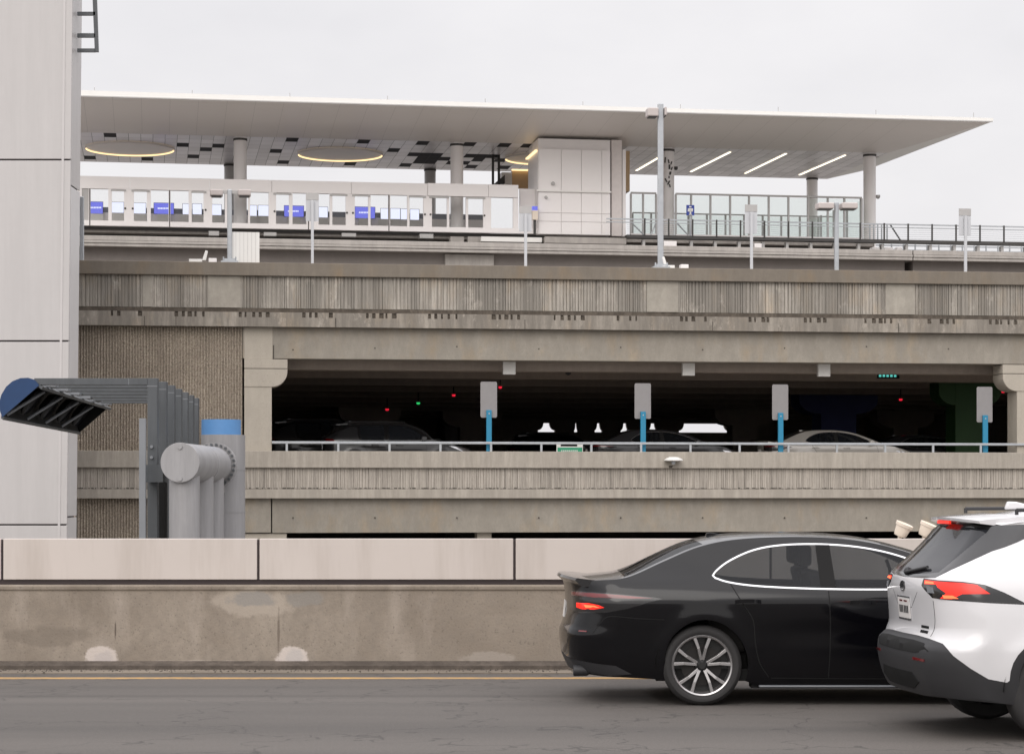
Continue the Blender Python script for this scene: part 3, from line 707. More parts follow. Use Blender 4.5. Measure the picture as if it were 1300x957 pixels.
# glowing rings
for u, v, ru in ((165, 188, 57), (432, 195.3, 55), (690, 200.5, 50)):
    q = FS.LZ(u, v, zF); e = FS.LZ(u+ru, v, zF); r = abs(e[0]-q[0])
    c0 = (q[0], q[1], zF-.003)
    o = MB().lathe([(0, r), (.11, r), (.11, r-.03), (.10, r-.03)], c0, (0, 0, -1), 72).build('ring_trim', M['soffit'], st, smooth=True)
    MB().lathe([(.0, r-.035), (.095, r-.035)], c0, (0, 0, -1), 72).build('ring_light', M['em_ring'], o, smooth=True)
    g = MB(); g.cyl((q[0], q[1], zF-.012), (q[0], q[1], zF-.03), r-.06, seg=64); g.build('disc', M['soffit'], o)
for (ua, va, ub, vb) in ((808, 216.5, 838, 199), (877, 218, 927, 193), (946, 220, 998, 195), (1015, 222, 1073, 197)):
    p = FS.LZ(ua, va, zF); q = FS.LZ(ub, vb, zF); d = Vector((q[0]-p[0], q[1]-p[1])).normalized(); w = Vector((-d.y, d.x))*.055
    g = MB(); g.prism([(p[0]-w.x, p[1]-w.y, zF-.03), (q[0]-w.x, q[1]-w.y, zF-.03), (q[0]+w.x, q[1]+w.y, zF-.03), (p[0]+w.x, p[1]+w.y, zF-.03)], (0, 0, .02)); g.build('strip_light', M['em_strip'], st)
# columns
zP = SL(650, 297.5, -1.2)[1]                   # platform level
def scol(u, n, r, z0, z1, mat):
    s_ = FS.S(u, n); c = MB().cyl((s_, n, z0), (s_, n, z1), r, seg=32).build('column', mat, st, smooth=True)
    MB().cyl((s_, n, z1-.17), (s_, n, z1-.06), r+.025, seg=32).build('collar', M['steel_dark'], c, smooth=True); return c
for u, r in ((305, .325), (580, .325), (848, .32), (1104, .325)): cc = scol(u, .35, r, zP-2.4 if u != 848 else zP, zF, M['wall_white'])
for u in (292, 546, 1031): scol(u, 9.2, .31, zP, zF, M['signback'] if u != 1031 else M['wall_white'])
# dark graphic marks on the lift side column
s_ = FS.S(848, .35); g = MB()
for (u, v, w, h, t_) in ((845, 203, 1.6, 7, .1), (849, 205, 1.6, 5, -.2), (852.5, 207, 1.4, 4, .3), (850, 212, 2.2, 6, 0), (853, 214, 1.6, 4, .4), (851, 220, 2.6, 4, .2), (849.5, 225, 1.6, 3, 0), (846, 229, 1.8, 5, -.5), (849, 232, 2, 5, .5), (850.5, 236, 1.6, 4, -.2)):
    a, zc_ = SL(u, v, -.01); w_, h_ = w/50, h/50
    if abs(a-s_) < .29:
        yy = .35-math.sqrt(.335**2-(a-s_)**2)-.02
        g.prism([(a-w_+t_*h_, yy, zc_+h_), (a+w_+t_*h_, yy, zc_+h_), (a+w_-t_*h_, yy, zc_-h_), (a-w_-t_*h_, yy, zc_-h_)], (0, .03, 0))
g.build('painted_mark', M['steel_dark'], st)
# platform slab; the shade beneath it is put in as a dark coloured box
g = MB(); g.box(FS.S(40, -1.6), FS.S(1112, -1.6), -1.35, 11, zP-.3, zP); g.build('platform_slab', M['conc_way'], st)
g = MB(); g.box(FS.S(40, -1.6), FS.S(1112, -1.6), -.6, 10.5, zP-1.6, zP-.301); g.build('platform_recess_shade', M['steel_dark'], st)
g = MB(); g.box(FS.S(40, -1.6), FS.S(795, -1.6), -1.55, -1.36, SL(650, 300.8, -1.5)[1], SL(650, 297.6, -1.5)[1]); g.build('edge_trim', M['steel_dark'], st)
for u0, u1, v0, v1 in ((265, 278, 293.5, 299), (335, 351, 295, 299.5), (434, 452, 296, 300.5), (533, 550, 297, 302.5)):
    g = MB(); px(g, u0, u1, v0, v1, -2.2, -1.7); g.build('cable_box', M['signback'], st)
g = MB(); px(g, 572, 589, 300.5, 308, -2.4, -1.8); px(g, 594, 610, 300.5, 308, -2.0, -1.6); g.build('bracket_block', M['conc_way'], st)
g = MB(); px(g, 611, 688, 301, 307, -2.6, -2.2); g.build('white_beam', M['white'], st)
# lift block
lb = FS.S(684, -2.2); le = FS.S(775, -2.2)
zb0 = SL(700, 297.5, -2.2)[1]; zb1 = zF-.02
lift = thing('lift_block', 'white panelled lift block between the platform doors and the glass screen', 'lift tower', FS, ((lb+le)/2, 0, zb0))
zr = [zb0, SL(700, 281.2, -2.2)[1], SL(700, 270.3, -2.2)[1], SL(700, 243, -2.2)[1], SL(700, 189.5, -2.2)[1]]
us = [684, 712.5, 738, 764, 775]
for j in range(4):
    for i in range(4):
        g = MB(); g.box(FS.S(us[i], -2.2)+.012, FS.S(us[i+1], -2.2)-.012, -2.2, -2.14, zr[j]+.012, zr[j+1]-(.03 if j == 2 else .012)); g.build('cladding_panel', M['wall_white'], lift)
g = MB(); g.box(lb, le, -2.14, .8, zb0, zb1-.6); g.box(lb+.03, le+.05, -1.9, .9, zr[4]-.01, zb1); g.build('core_wall', M['wall_white'], lift)
g = MB(); g.box(lb-.12, le+.02, -2.32, -2.2, zr[3]-.03, zr[3]+.05); g.build('ledge', M['white'], lift)
g = MB(); g.box(FS.S(776.5, -2.0), FS.S(789.5, -2.0), -2.0, -.6, zb0, zb1); b_ = g.build('block_pier', plain('light_block_pier', (.68, .63, .61), .7, var=.12, scale=5), lift)
g = MB(); g.box(FS.S(790, -1.9)+.01, FS.S(794.5, -1.9), -1.9, -1.0, zb0, SL(790, 190, -1.9)[1]); g.build('pier_return', M['wall_white'], lift)
g = MB(); px(g, 794.5, 799.5, 192, 243, .2, 3); g.build('bronze_panel', M['warmwall'], lift)
# left return with warm cove light and inner hall wall
g = MB(); g.box(lb-.03, lb-.002, -2.15, .8, zb0, zr[4]-.05); g.build('side_wall', M['wall_white'], lift)
g = MB(); g.box(lb-.16, lb-.05, -2.05, .8, zr[4]-.10, zr[4]-.02); g.build('cove_light', M['em_ring'], lift)
g = MB(); px(g, 650, 673, 216, 239, 6, 6.3); g.build('warm_lit_wall', M['warmwall'], lift)  # the cove's warm light is painted into this wall's colour
g = MB(); px(g, 650, 673, 215, 216.6, 5.8, 5.95); g.build('cove_light', M['em_ring'], lift)
g = MB(); px(g, 637, 650, 219, 236, 5.2, 6.2); g.build('hall_wall', M['wall_white'], lift)
for u in (626, 633.5):
    g = MB(); s_ = FS.S(u, 4); g.box(s_-.06, s_+.06, 4, 4.1, SL(u, 240, 4)[1], zF); g.build('hanger', M['steel_dark'], lift)
g = MB(); px(g, 627, 633, 194, 200, 4.2, 5); g.build('hanger_box', M['steel_dark'], lift); g = MB(); g.prism([(*SL(628, 233, 4.2)[:1], 4.2, SL(628, 233, 4.2)[1]), (SL(641, 222, 4.2)[0], 4.2, SL(641, 222, 4.2)[1]), (SL(641, 233, 4.2)[0], 4.2, SL(641, 233, 4.2)[1])], (0, 1, 0)); g.build('stair_head', M['steel_dark'], lift)
for u, v, r in ((702, 233, .09), (693, 250.5, .07)):
    a, b_ = SL(u, v, -2.25); g = MB(); g.cyl((a, -2.2, b_), (a, -2.3, b_), r, seg=16); g.cyl((a+.05, -2.3, b_-.05), (a+.05, -2.36, b_-.05), r*.5, seg=12); g.build('wall_camera', M['signback'], lift)
s_, z_ = SL(678, 264, -2.6)
o = thing('call_point', 'slim call point post with a small blue light beside the lift block', 'call point', FS, (s_, -2.5, zb0))
g = MB(); px(g, 676, 682.5, 262, 267, -2.6, -2.4); g.build('blue_light', M['em_blue'], o)
g = MB(); px(g, 676, 683, 267.2, 279, -2.6, -2.4); g.build('housing', M['beige'], o)
g = MB(); px(g, 677.5, 680.5, 279.2, 297, -2.5, -2.4); g.build('post', M['steel_dark'], o)

# platform screen wall
n = -1.9
wall = thing('platform_screen_wall', 'white platform screen wall with sliding glass doors along the track', 'screen wall', FS, (FS.S(380, n), n, zP))
def vline(v650, u, slope=None): return v650-(622-v650)*5.75e-5*(650-u)       # a level line's height at u
zt, z1_, z0_, zb_ = (SL(650, q, n)[1] for q in (235.6, 251.0, 290.0, 296.3))
ops = [(104, 112.5, 's'), (115, 137.5, 'g'), (142, 157.5, 'g'), (170, 186.5, 'g'), (191.5, 214, 'g'), (216.5, 239.5, 'g'), (243.5, 258.5, 'g'), (269.5, 285.5, 'g'), (289, 315, 'g'), (317.5, 341, 'g'), (350.5, 367, 'g'), (371.5, 389, 'g'),
       (404.5, 418.5, 'g'), (422, 439, 'g'), (450.5, 467.5, 'g'), (470.5, 493, 'g'), (495.5, 517, 'g'), (520, 537.5, 'g'), (548.5, 567.5, 'g'), (570.5, 591.5, 'g'), (594.5, 613.5, 'g'), (623.5, 651.5, 'g')]
fs = [60, 165, 266.5, 345, 446, 543, 620, 658]
for i in range(len(fs)-1):
    g = MB(); g.box(FS.S(fs[i], n)+.006, FS.S(fs[i+1], n)-.006, n-(.05 if i >= 5 else 0), n+.25, z1_, zt+(.02 if i >= 5 else 0)); g.build('header_panel', M['wall_white'], wall, bevel=.01)
g = MB(); g.box(FS.S(60, n), FS.S(658, n), n-.01, n+.3, zt-.001, zt+.05) if False else g.box(FS.S(60, n), FS.S(683, n), n, n+.2, zb_, z0_); g.build('sill_panel', M['wall_white'], wall)
prev = 60
for u0, u1, k_ in ops+[(658, 659, None)]:
    g = MB(); a, b_ = FS.S(prev, n), FS.S(u0, n)
    g.box(a, b_, n+.01, n+.16, z0_, z1_-.001); g.build('mullion', M['wall_white'], wall, bevel=.008)
    prev = u1
    if not k_: break
    a, b_ = FS.S(u0, n), FS.S(u1, n)
    g = MB(); g.box(a, b_, n+.07, n+.09, z0_, z1_-.001)
    if k_ == 's': g.build('solid_panel', M['signback'], wall)
    else: g.build('glass_pane', M['glass'], wall)
for i, (u0, u1) in enumerate(((141, 160), (167, 190), (243, 262), (347, 370), (419, 441), (447, 470), (519, 541), (545, 570), (592, 616))):
    g = MB(); g.box(FS.S(u0, n), FS.S(u1, n), n-.03, n-.001, z1_-.11, z1_-.02); g.build('door_track', M['signback'], wall)
for u in (114, 215.3, 368.7+23, 493.8):
    g = MB(); s_ = FS.S(u, n); g.box(s_-.025, s_+.025, n-.004, n+.009, zb_, z1_); g.build('gap_joint', M['joint'], wall)
for u in (159, 168.5, 261, 348.5, 440.5, 448, 539.5, 546.5, 615):
    g = MB(); s_, z_ = SL(u, vline(274.5, u), n); g.cyl((s_, n-.03, z_), (s_, n+.01, z_), .05, seg=10); g.build('door_knob', M['steel_dark'], wall)
g = MB(); px(g, 660, 683.5, 240, 295, -1.2, -1.0); g.build('end_panel', M['wall_white'], wall)
# far side platform edge: dark lower band, white base
g = MB(); g.box(FS.S(60, 8), FS.S(622, 8), 8.4, 8.6, zP+1.86, SL(650, 273, 8.2)[1]+.0); bk = g.build('far_parapet', plain('blue_grey_far_panel', (.20, .22, .27), .5), st)
g = MB(); g.box(FS.S(60, 8), FS.S(622, 8), 8.3, 8.62, zP, zP+1.86); g.build('far_base', M['wall_white'], st)
def screen(u0, u1, v0, v1, mat, lb, n=8.15, grp='lit screens behind the platform doors', cat='screen'):
    um = (u0+u1)/2; s_, z_ = SL(um, v1, n); o = thing('display_screen', lb, cat, FS, (s_, n, zP), grp)
    g = MB(); px(g, u0, u1, v0, v1, n, n+.08); g.build('display', mat, o)
    g = MB(); px(g, u0-.5, u1+.5, v0-.5, v1+.5, n+.081, n+.14); g.build('bezel', M['plastic'], o)
    g = MB(); g.box(s_-.35, s_+.35, n+.0, n+.13, zP, z_-.02); g.build('stand', M['white'], o)
    if mat == M['em_blue']:
        g = MB()
        for k_ in range(7):
            a, b_ = SL(um-7+k_*2, (v0+v1)/2, n); g.box(a-.03, a+.03, n-.012, n-.002, b_-.04, b_+.04)
        g.build('white_caption', M['em_white'], o)
screen(115, 130.5, 256.5, 271, M['em_blue'], 'lit blue screen seen through the leftmost glass pane')
screen(195.5, 220.5, 258, 271.5, M['em_blue'], 'lit blue screen behind the paired panes below the left ring light')
screen(361, 385.5, 261.5, 275, M['em_blue'], 'lit blue screen behind the doors right of the white board')
screen(451, 476, 263, 277, M['em_blue'], 'lit blue screen behind the doors left of the middle canopy column')
for i, (u0, u1, v, lbl) in enumerate(((142, 157, 257, 'lit white screen just right of the leftmost blue screen'), (169, 185, 258, 'lit white screen left of the blue screen below the left ring light'), (232, 243, 259, 'narrow lit white screen right of the blue screen below the left ring light'),
        (244.5, 256, 259, 'lit white screen directly left of the left two headed lamp pole'), (269, 281, 260, 'lit white screen behind the left head of the two headed lamp pole'), (317.5, 326, 261, 'lit white screen right above the white board'),
        (328, 341, 261, 'wide lit white screen right above the white board corner'), (405, 416, 263, 'lit white screen right of the thin white sign post'), (483.5, 494, 265, 'lit white screen right of the rightmost blue screen'),
        (496, 508, 265, 'lit white screen third from the middle canopy column'), (509, 518, 265.5, 'narrow lit white screen second from the middle canopy column'), (521, 532, 266, 'rightmost lit white screen near the middle canopy column'))):
    screen(u0, u1, v, v+13, M['em_white'], lbl)

# frosted glass screen right of the lift block
n = -1.2
gs = thing('glass_screen', 'frosted glass windbreak screen with grey frames under the right canopy', 'glass screen', FS, (FS.S(940, n), n, zP))
ztop = SL(650, 242.5, n)[1]; zbot_ = SL(650, 293.5, n)[1]
ul = [801, 816.5, 833, 858, 877.5, 902, 927, 951, 976, 1001, 1026, 1051, 1072, 1094]
for i in range(len(ul)-1):
    if ul[i] == 833: continue
    a, b_ = FS.S(ul[i], n), FS.S(ul[i+1], n)
    g = MB(); g.box(a+.05, b_-.05, n+.02, n+.035, zbot_, ztop-.05); g.build('glass_pane', M['glass_green'], gs)
for u in ul:
    g = MB(); s_ = FS.S(u, n); g.box(s_-.045, s_+.045, n-.04, n+.08, zP-.2, ztop); g.build('frame_post', M['signback'], gs)
for a, b_ in ((801, 833), (858, 1094)):
    g = MB(); g.box(FS.S(a, n), FS.S(b_, n), n-.05, n+.1, ztop-.002, ztop+.08); g.build('top_rail', M['signback'], gs)
    g = MB(); g.box(FS.S(a, n), FS.S(b_, n), n-.06, n+.12, zP-.2, zbot_); g.build('base_panel', M['wall_white'], gs)
se = FS.S(1094, n)                                  # return towards the far side
for i in range(4):
    g = MB(); g.box(se-.02, se+.02, n+.2+i*2.3, n+2.3+i*2.3, zbot_, ztop-.1); g.build('glass_pane', M['glass_green'], gs)
    g = MB(); g.box(se-.05, se+.05, n+.1+i*2.3, n+.2+i*2.3, zP, ztop); g.build('frame_post', M['signback'], gs)
n2 = 8.6
fs_ = thing('far_glass_screen', 'lower frosted glass screen along the far side of the platform', 'glass screen', FS, (FS.S(940, n2), n2, zP))
zf = SL(900, 273, n2)[1]; u = 803.0
while u < 1060:
    g = MB(); a, b_ = FS.S(u, n2), FS.S(u+23.4, n2); g.box(a+.05, b_-.05, n2, n2+.02, zP+.1, zf-.05); g.build('glass_pane', M['glass_green'], fs_)
    g = MB(); g.box(a-.05, a+.05, n2-.04, n2+.05, zP, zf); g.build('frame_post', M['signback'], fs_); u += 23.6
g = MB(); g.box(FS.S(803, n2), FS.S(1062, n2), n2-.04, n2+.05, zf, zf+.07); g.build('top_rail', M['signback'], fs_)
# blue direction sign
s_, z_ = SL(876, 267, -2.4)
o = thing('blue_sign', 'small blue sign with white pictograms on a thin post by the frosted screen', 'sign', FS, (s_, -2.4, SL(876, 300, -2.4)[1]))
g = MB(); px(g, 871.5, 881.5, 260.5, 273.5, -2.5, -2.46); g.build('sign_panel', M['signblue'], o)
g = MB(); a, b_ = s_, z_
for (du, v, w, h) in ((-.2, 262.7, .06, .03), (-2, 266, .05, .05), (0, 265.8, .05, .05), (2, 266, .05, .05), (-1, 268, .1, .03), (1.4, 268, .06, .03), (0, 270.5, .04, .1), (0, 272.6, .08, .02)):
    p = SL(876.5+du, v, -2.5); g.box(p[0]-w, p[0]+w, -2.512, -2.502, p[1]-h, p[1]+h)
g.build('pictogram', M['white'], o)
g = MB(); q = SL(876.5, 300, -2.42); g.box(q[0]-.04, q[0]+.04, -2.45, -2.38, q[1], SL(876.5, 273, -2.42)[1]); g.build('post', M['galv'], o)

# guideway in front of the station
t = thing('guideway', 'elevated concrete train guideway passing in front of the station', 'guideway', FS, (0, -7, 6))
za, zb, zc2, zd = (SL(650, q, -7)[1] for q in (308.5, 314.2, 321.5, 345))
sj = FS.S(1159, -7)
for a, b_ in ((FS.S(40, -7), sj-.03), (sj+.03, FS.S(1700, -7))):
    g = MB(); g.prism([(a, -7, zb), (a, -7, za), (a, -6.6, za), (a, -6.6, zb)], (b_-a, 0, 0)); g.build('parapet', M['conc_way'], t, bevel=.015)
    g = MB(); g.box(a, b_, -7.06, -6.6, zb-.002-(zb-zc2)*.45, zb-.015); g.build('ledge_upper', M['conc_way'], t, bevel=.01)
    g = MB(); g.box(a, b_, -7.02, -6.6, zc2, zb-.02-(zb-zc2)*.45); g.build('ledge_lower', M['conc_way'], t, bevel=.01)
    g = MB(); g.box(a, b_, -6.599, -3.0, zc2+.05, zc2+.25); g.build('track_slab', M['conc_way'], t)
    g = MB(); g.box(a+(.25 if a > 0 else 0), b_-(.0 if a > 0 else .12), -6.2, -3.4, zd-2, zc2+.049); g.build('girder', M['conc_girder'], t)
for u0, u1 in ((565, 627), (1380, 1440)):
    g = MB(); a, b_ = FS.S(u0, -6.4), FS.S(u1, -6.4); g.box(a, b_, -6.45, -3.2, -2.3, zc2-.0 if False else SL(600, 323, -6.45)[1]); g.build('pier', M['conc_way'], t, bevel=.02)
# low barrier blocks and kerb beams seen over the ledge at the lift block
g = MB(); g.box(FS.S(692, -3.0), FS.S(795, -3.0), -3.0, -2.6, SL(650, 307.5, -3)[1], SL(650, 299.6, -3)[1]); g.build('plinth_wall', M['conc_way'], lift)
g = MB(); px(g, 843, 859, 306, 314, -3.2, -2.7); g.build('plinth_block', M['wall_white'], t)
g = MB(); px(g, 958, 967, 309, 318, -3.2, -2.7); g.build('plinth_block', M['wall_white'], t)

# walkway with cable railing right of the lift
t = thing('walkway_railing', 'steel cable railing on a thin raised walkway running off to the right', 'railing', FS, (FS.S(1000, -3.2), -3.2, 10))
n = -3.2; ze = SL(1000, 302.5, n)[1]
g = MB(); g.box(FS.S(796, n), FS.S(1700, n), n, n+.6, ze-.12, ze+.03); g.build('walkway_edge', M['steel_dark'], t)
zt1 = SL(1000, 282.3, n)[1]; zt2 = SL(1000, 286.3, n)[1]
for zq, hh in ((zt1, .035), (zt2, .025)):
    g = MB(); g.box(FS.S(770, n), FS.S(1700, n), n, n+.05, zq-hh, zq+hh); g.build('handrail', M['galv'], t)
g = MB()
for i in range(7):
    zq = zt2-.13-i*.105
    g.box(FS.S(796, n), FS.S(1700, n), n+.02, n+.034, zq-.007, zq+.007)
o = g.build('cable', M['galv'], t); o['kind'] = 'stuff'
u = 818.5
while u < 1600:
    g = MB(); s_ = FS.S(u, n); g.box(s_-.035, s_+.035, n-.04, n+.03, ze, zt1+.05); g.build('post', M['steel_dark'], t)
    g = MB(); g.box(s_-.07, s_+.07, n+.2, n+.5, za-.6, ze-.18); g.build('walkway_leg', M['signback'], t); u += 30.4
for u in (1111, 1116, 1121, 1126, 1133):
    g = MB(); s_ = FS.S(u, n); g.box(s_-.03, s_+.03, n+.8, n+.86, ze, zt1+.1); g.build('gate_bar', M['galv'], t)
p = SL(1130, 285, n+.4); q = SL(1143, 305, n+.4); g = MB(); g.cyl((p[0], n+.4, p[1]), (q[0], n+.4, q[1]), .04, seg=8); g.build('brace', M['steel_dark'], t)
for (ua, ub) in ((802, 818), (833, 826), (859, 874)):
    p = SL(ua, 283, n+.3); q = SL(ub, 299, n+.3); g = MB(); g.cyl((p[0], n+.3, p[1]), (q[0], n+.3, q[1]), .035, seg=8); g.build('brace', M['galv'], t)
# lower railing behind, seen between walkway and ledge
n = 3.0
t = thing('far_track_railing', 'low white railing beyond the walkway at the right', 'railing', FS, (FS.S(1200, n), n, 10))
for v in (313, 318.5):
    z_ = SL(1200, v, n)[1]; g = MB(); g.box(FS.S(1098, n), FS.S(1700, n), n, n+.06, z_-.03, z_+.03); g.build('rail', M['galv'], t)
u = 1102.0
while u < 1600:
    s_ = FS.S(u, n); g = MB(); g.box(s_-.03, s_+.03, n-.02, n+.05, SL(1200, 326, n)[1], SL(1200, 311.5, n)[1]); g.build('post', M['galv'], t); u += 15
for u, v, w in ((1113, 316, .5), (1129, 316, .45), (1142, 316, .3)):
    s_, z_ = SL(u, v, 0); g = MB(); g.box(s_-w/2, s_+w/2, 0, .4, z_-.5, z_+.08)
    one('equipment_cabinet', ['white trackside cabinet nearest the right canopy column', 'white trackside cabinet in the middle of the small row', 'narrow trackside cabinet at the right end of the small row'][int((u-1113)/14)], 'cabinet', g, M['wall_white'], FS, (s_, 0, z_-.5), bevel=.02)
# cctv on the right column
s_, z_ = SL(1113, 249, .2); o = thing('column_camera', 'small white camera on the right side of the last canopy column', 'camera', FS, (s_, .3, z_))
g = MB(); g.cyl((s_-.25, .3, z_), (s_+.05, .3, z_), .03, seg=8); g.build('arm', M['white'], o)
MB().lathe([(0, .001), (0, .12), (.1, .12), (.18, .07), (.2, .001)], (s_+.1, .3, z_+.06), (0, 0, -1), 16).build('dome', M['signback'], o, smooth=True)
s_, z_ = SL(857.5, 213, .2); o = thing('column_camera', 'small dark camera on the marked canopy column beside the tall lamp pole', 'camera', FS, (s_, .3, z_))
g = MB(); g.cyl((s_-.2, .3, z_+.05), (s_+.05, .3, z_+.05), .03, seg=8); g.build('arm', M['white'], o)
MB().lathe([(0, .001), (0, .1), (.1, .1), (.16, .06), (.18, .001)], (s_+.05, .3, z_+.06), (0, 0, -1), 16).build('dome', M['steel_dark'], o, smooth=True)

# ------------------------------------------------------------------ pipe gantry
def PW(u, v, Y): return Vector(((u-650)/F*Y, Y, EYE-(v-622)/F*Y))
gp = thing('pipe_gantry', 'pale grey sign gantry of thick pipes with a light blue mast band', 'gantry', W0F, (PW(270, 0, 44).x, 44, -2.3))
rM = 27.8/F*44.5; xm = PW(283.3, 0, 44.5).x
MB().cyl((xm, 44.5, -2.3), (xm, 44.5, PW(0, 551.5, 44.1).z), rM, seg=56).build('mast', M['pipe'], gp, smooth=True)
MB().cyl((xm-.04, 44.5, PW(0, 552, 44.1).z), (xm-.04, 44.5, PW(0, 532, 44.1).z), rM*.895, seg=56).build('blue_band', M['blueband'], gp, smooth=True)
e0 = PW(229, 587, 41); rC = 25/F*41; e1 = PW(273, 590.5, 43.9); ax = (e1-e0); ax.z = 0; e1.z = e0.z-.02
cr = MB().cyl(e0, e1, rC, seg=56).build('cross_pipe', M['pipe'], gp, smooth=True)
axn = (e1-e0).normalized()
MB().cyl(e0-axn*.03, e0-axn*.001, rC+.004, seg=56).build('end_cap', M['pipe'], cr, smooth=True, bevel=.006)
for dz in (.29, -.30):
    MB().cyl(e0+Vector((0, 0, dz))-axn*.055, e0+Vector((0, 0, dz))-axn*.03, .045, seg=16).build('lug', M['pipe'], cr)
MB().cyl(e1-axn*.10, e1-axn*.02, rC+.085, seg=48).build('flange', M['pipe'], cr, smooth=True)
u_ = axn.cross(Vector((0, 0, 1))).normalized()
for i in range(26):
    a = 2*math.pi*i/26; c = e1-axn*.10+(u_*math.cos(a)+Vector((0, 0, 1))*math.sin(a))*(rC+.045)
    MB().cyl(c-axn*.05, c, .026, seg=6).build('bolt', M['greypaint'], cr)
for zq in (1.35, 2.2): MB().cyl((xm, 44.5, zq), (xm, 44.5, zq+.025), rM+.006, seg=56).build('weld_seam', M['pipe'], gp, smooth=True)
MB().cyl(e0.lerp(e1, .55), e0.lerp(e1, .56), rC+.006, seg=56).build('weld_seam', M['pipe'], cr, smooth=True)
g = MB(); g.box(xm-.09, xm+.09, 44.5-rM-.012, 44.5-rM+.03, 1.75, 1.95); g.build('rating_plate', M['signback'], gp)
for k_, rr_ in ((.10, .285), (.50, .285), (.84, .27)):
    c = e0.lerp(e1, k_); MB().cyl((c.x, c.y+.05, -2.3), (c.x, c.y+.05, e0.z-.1), rr_, seg=48).build('vertical_pipe', M['pipe'], gp, smooth=True)
# louvred lamp frame: seven L frames carrying a long trough lamp
lf = thing('lamp_frame', 'grey steel frame of seven bent box beams holding a long trough light', 'light frame', W0F, (PW(194, 0, 42).x, 42, -2.3))
ks = [142, 137.6, 133, 128.5, 124.3, 120.5, 117]
lefts = [187, 198.8, 209.3, 218.5, 227, 234.5, 241]
arms_end = [50, 66, 82, 97, 111, 124, 134]
for i in range(7):
    Y = 42*142/ks[i]; zt_ = PW(0, 480, 42).z; xl = PW(lefts[i], 0, Y).x; w = .19; xr_ = xl+w; hb = .125; xa = PW(arms_end[i], 0, Y).x
    g = MB(); g.box(xl, xr_, Y, Y+.22, -2.3, zt_); g.build('upright', M['greypaint'], lf, bevel=.008)
    g = MB(); g.box(xa-.1, xl-.002, Y, Y+.22, zt_-hb, zt_); g.build('arm', M['greypaint'], lf, bevel=.006)
    g = MB(); g.box(xl+.0, xr_+.002, Y-.004, Y-.001, zt_-.16, zt_-.145); g.build('weld_line', M['greylight'], lf)
    if i == 0:
        q = PW(163, 0, Y).x; g = MB(); g.box(q, q+.012, Y-.004, Y-.001, zt_-hb, zt_); g.build('arm_joint', M['greylight'], lf)
p = PW(176.5, 531, 41.2); q = PW(184.8, 531, 41.2)
g = MB(); g.box(p.x, q.x, 41.2, 41.3, -2.3, p.z); g.build('flat_post', M['greylight'], lf, bevel=.006)
g = MB(); a = PW(187.3, 575, 41.9); b_ = PW(210, 612, 41.9); g.box(a.x, b_.x, 41.6, 41.95, b_.z, a.z-.7 if False else PW(0, 590, 41.9).z); g.build('bracket_plate', M['greypaint'], lf)
for v in (567, 580.5, 594, 607):
    q = PW(192.5, v, 41.98); MB().cyl((q.x, 41.95, q.z), (q.x, 42.0, q.z), .03, seg=10).build('bolt', M['greylight'], lf)
g = MB(); px0 = PW(201, 612, 43); px1 = PW(209, 612, 43); g.box(px0.x, px1.x, 43, 43.3, -2.3, px0.z); g.build('black_post', M['black'], lf)  # plain black post between the first upright and the pipe
# trough lamp: quarter round housing, open face down to the right
A0 = PW(50, 486, 42); Yn, Yf = 42.0, 53.2
def tr(x, z): return (A0.x+x, z)
prof = []                                     # outline of the blue end in the plane of the end, metres from pixels at 42 m
for (u, v) in ((50, 489), (44, 482), (36, 479.5), (26, 480), (16, 484), (8, 491), (2, 501), (-1, 511), (0, 521), (3, 529.5)):
    q = PW(u, v, 42); prof.append((q.x, q.z))
dx = PW(138, 0, Yf).x-prof[0][0]; dz = 0
n_ = len(prof)
g = MB(); g.prism([(p[0], Yn-.02, p[1]) for p in prof], (0, .05, 0)); tl = thing('trough_light', 'long trough light with a deep blue curved end plate and black open underside', 'light', W0F, (A0.x-.3, Yn, A0.z-.3))
g.build('end_plate', M['blueend'], tl)
vs = [(p[0], Yn+.03, p[1]) for p in prof]+[(p[0]+dx, Yf, p[1]) for p in prof]
g = MB(); g.add(vs, [(i, i+1, n_+i+1, n_+i) for i in range(n_-1)]+[tuple(range(n_, 2*n_))]); g.build('housing', M['black'], tl)
lipa, lipb = prof[0], prof[-1]
for nm, p in (('upper_lip', lipa), ('lower_lip', lipb)):
    g = MB(); d = (.07, -.03) if nm == 'upper_lip' else (.035, .0)
    g.prism([(p[0]-.02, Yn+.0, p[1]+.035), (p[0]+d[0], Yn, p[1]+d[1]), (p[0]+d[0]-.03, Yn, p[1]+d[1]-.05), (p[0]-.03, Yn, p[1]-.02)], (dx, Yf-Yn, 0)); g.build(nm, M['greypaint'], tl)
for k_ in range(4):
    f0 = (k_+.55)/4.4
    cx_ = (lipa[0]+lipb[0])/2-.1+dx*f0; cz_ = (lipa[1]+lipb[1])/2+.05; Yc = Yn+(Yf-Yn)*f0
    a = Vector((lipa[0]+dx*f0-.12, Yc, lipa[1]-.06)); b_ = Vector((lipb[0]+dx*(f0)-.0, Yc-.7, lipb[1]+.06))
    MB().cyl(a, b_, .035, seg=12).build('tube_lamp', M['greylight'], tl, smooth=True)
    MB().lathe([(0, .30), (.05, .32), (.2, .2), (.22, .01)], (cx_-.02, Yc+.7, cz_), (-.8, 0, .6), 28).build('reflector', M['plastic'], tl, smooth=True)
for i in range(6):
    f0 = (i+.35)/6.3; x_ = lipa[0]+dx*f0; Yc = Yn+(Yf-Yn)*f0
    g = MB(); g.box(x_-.05, x_+.22, Yc, Yc+.3, lipa[1]+.0, lipa[1]+.05); g.build('clip', M['greylight'], tl)
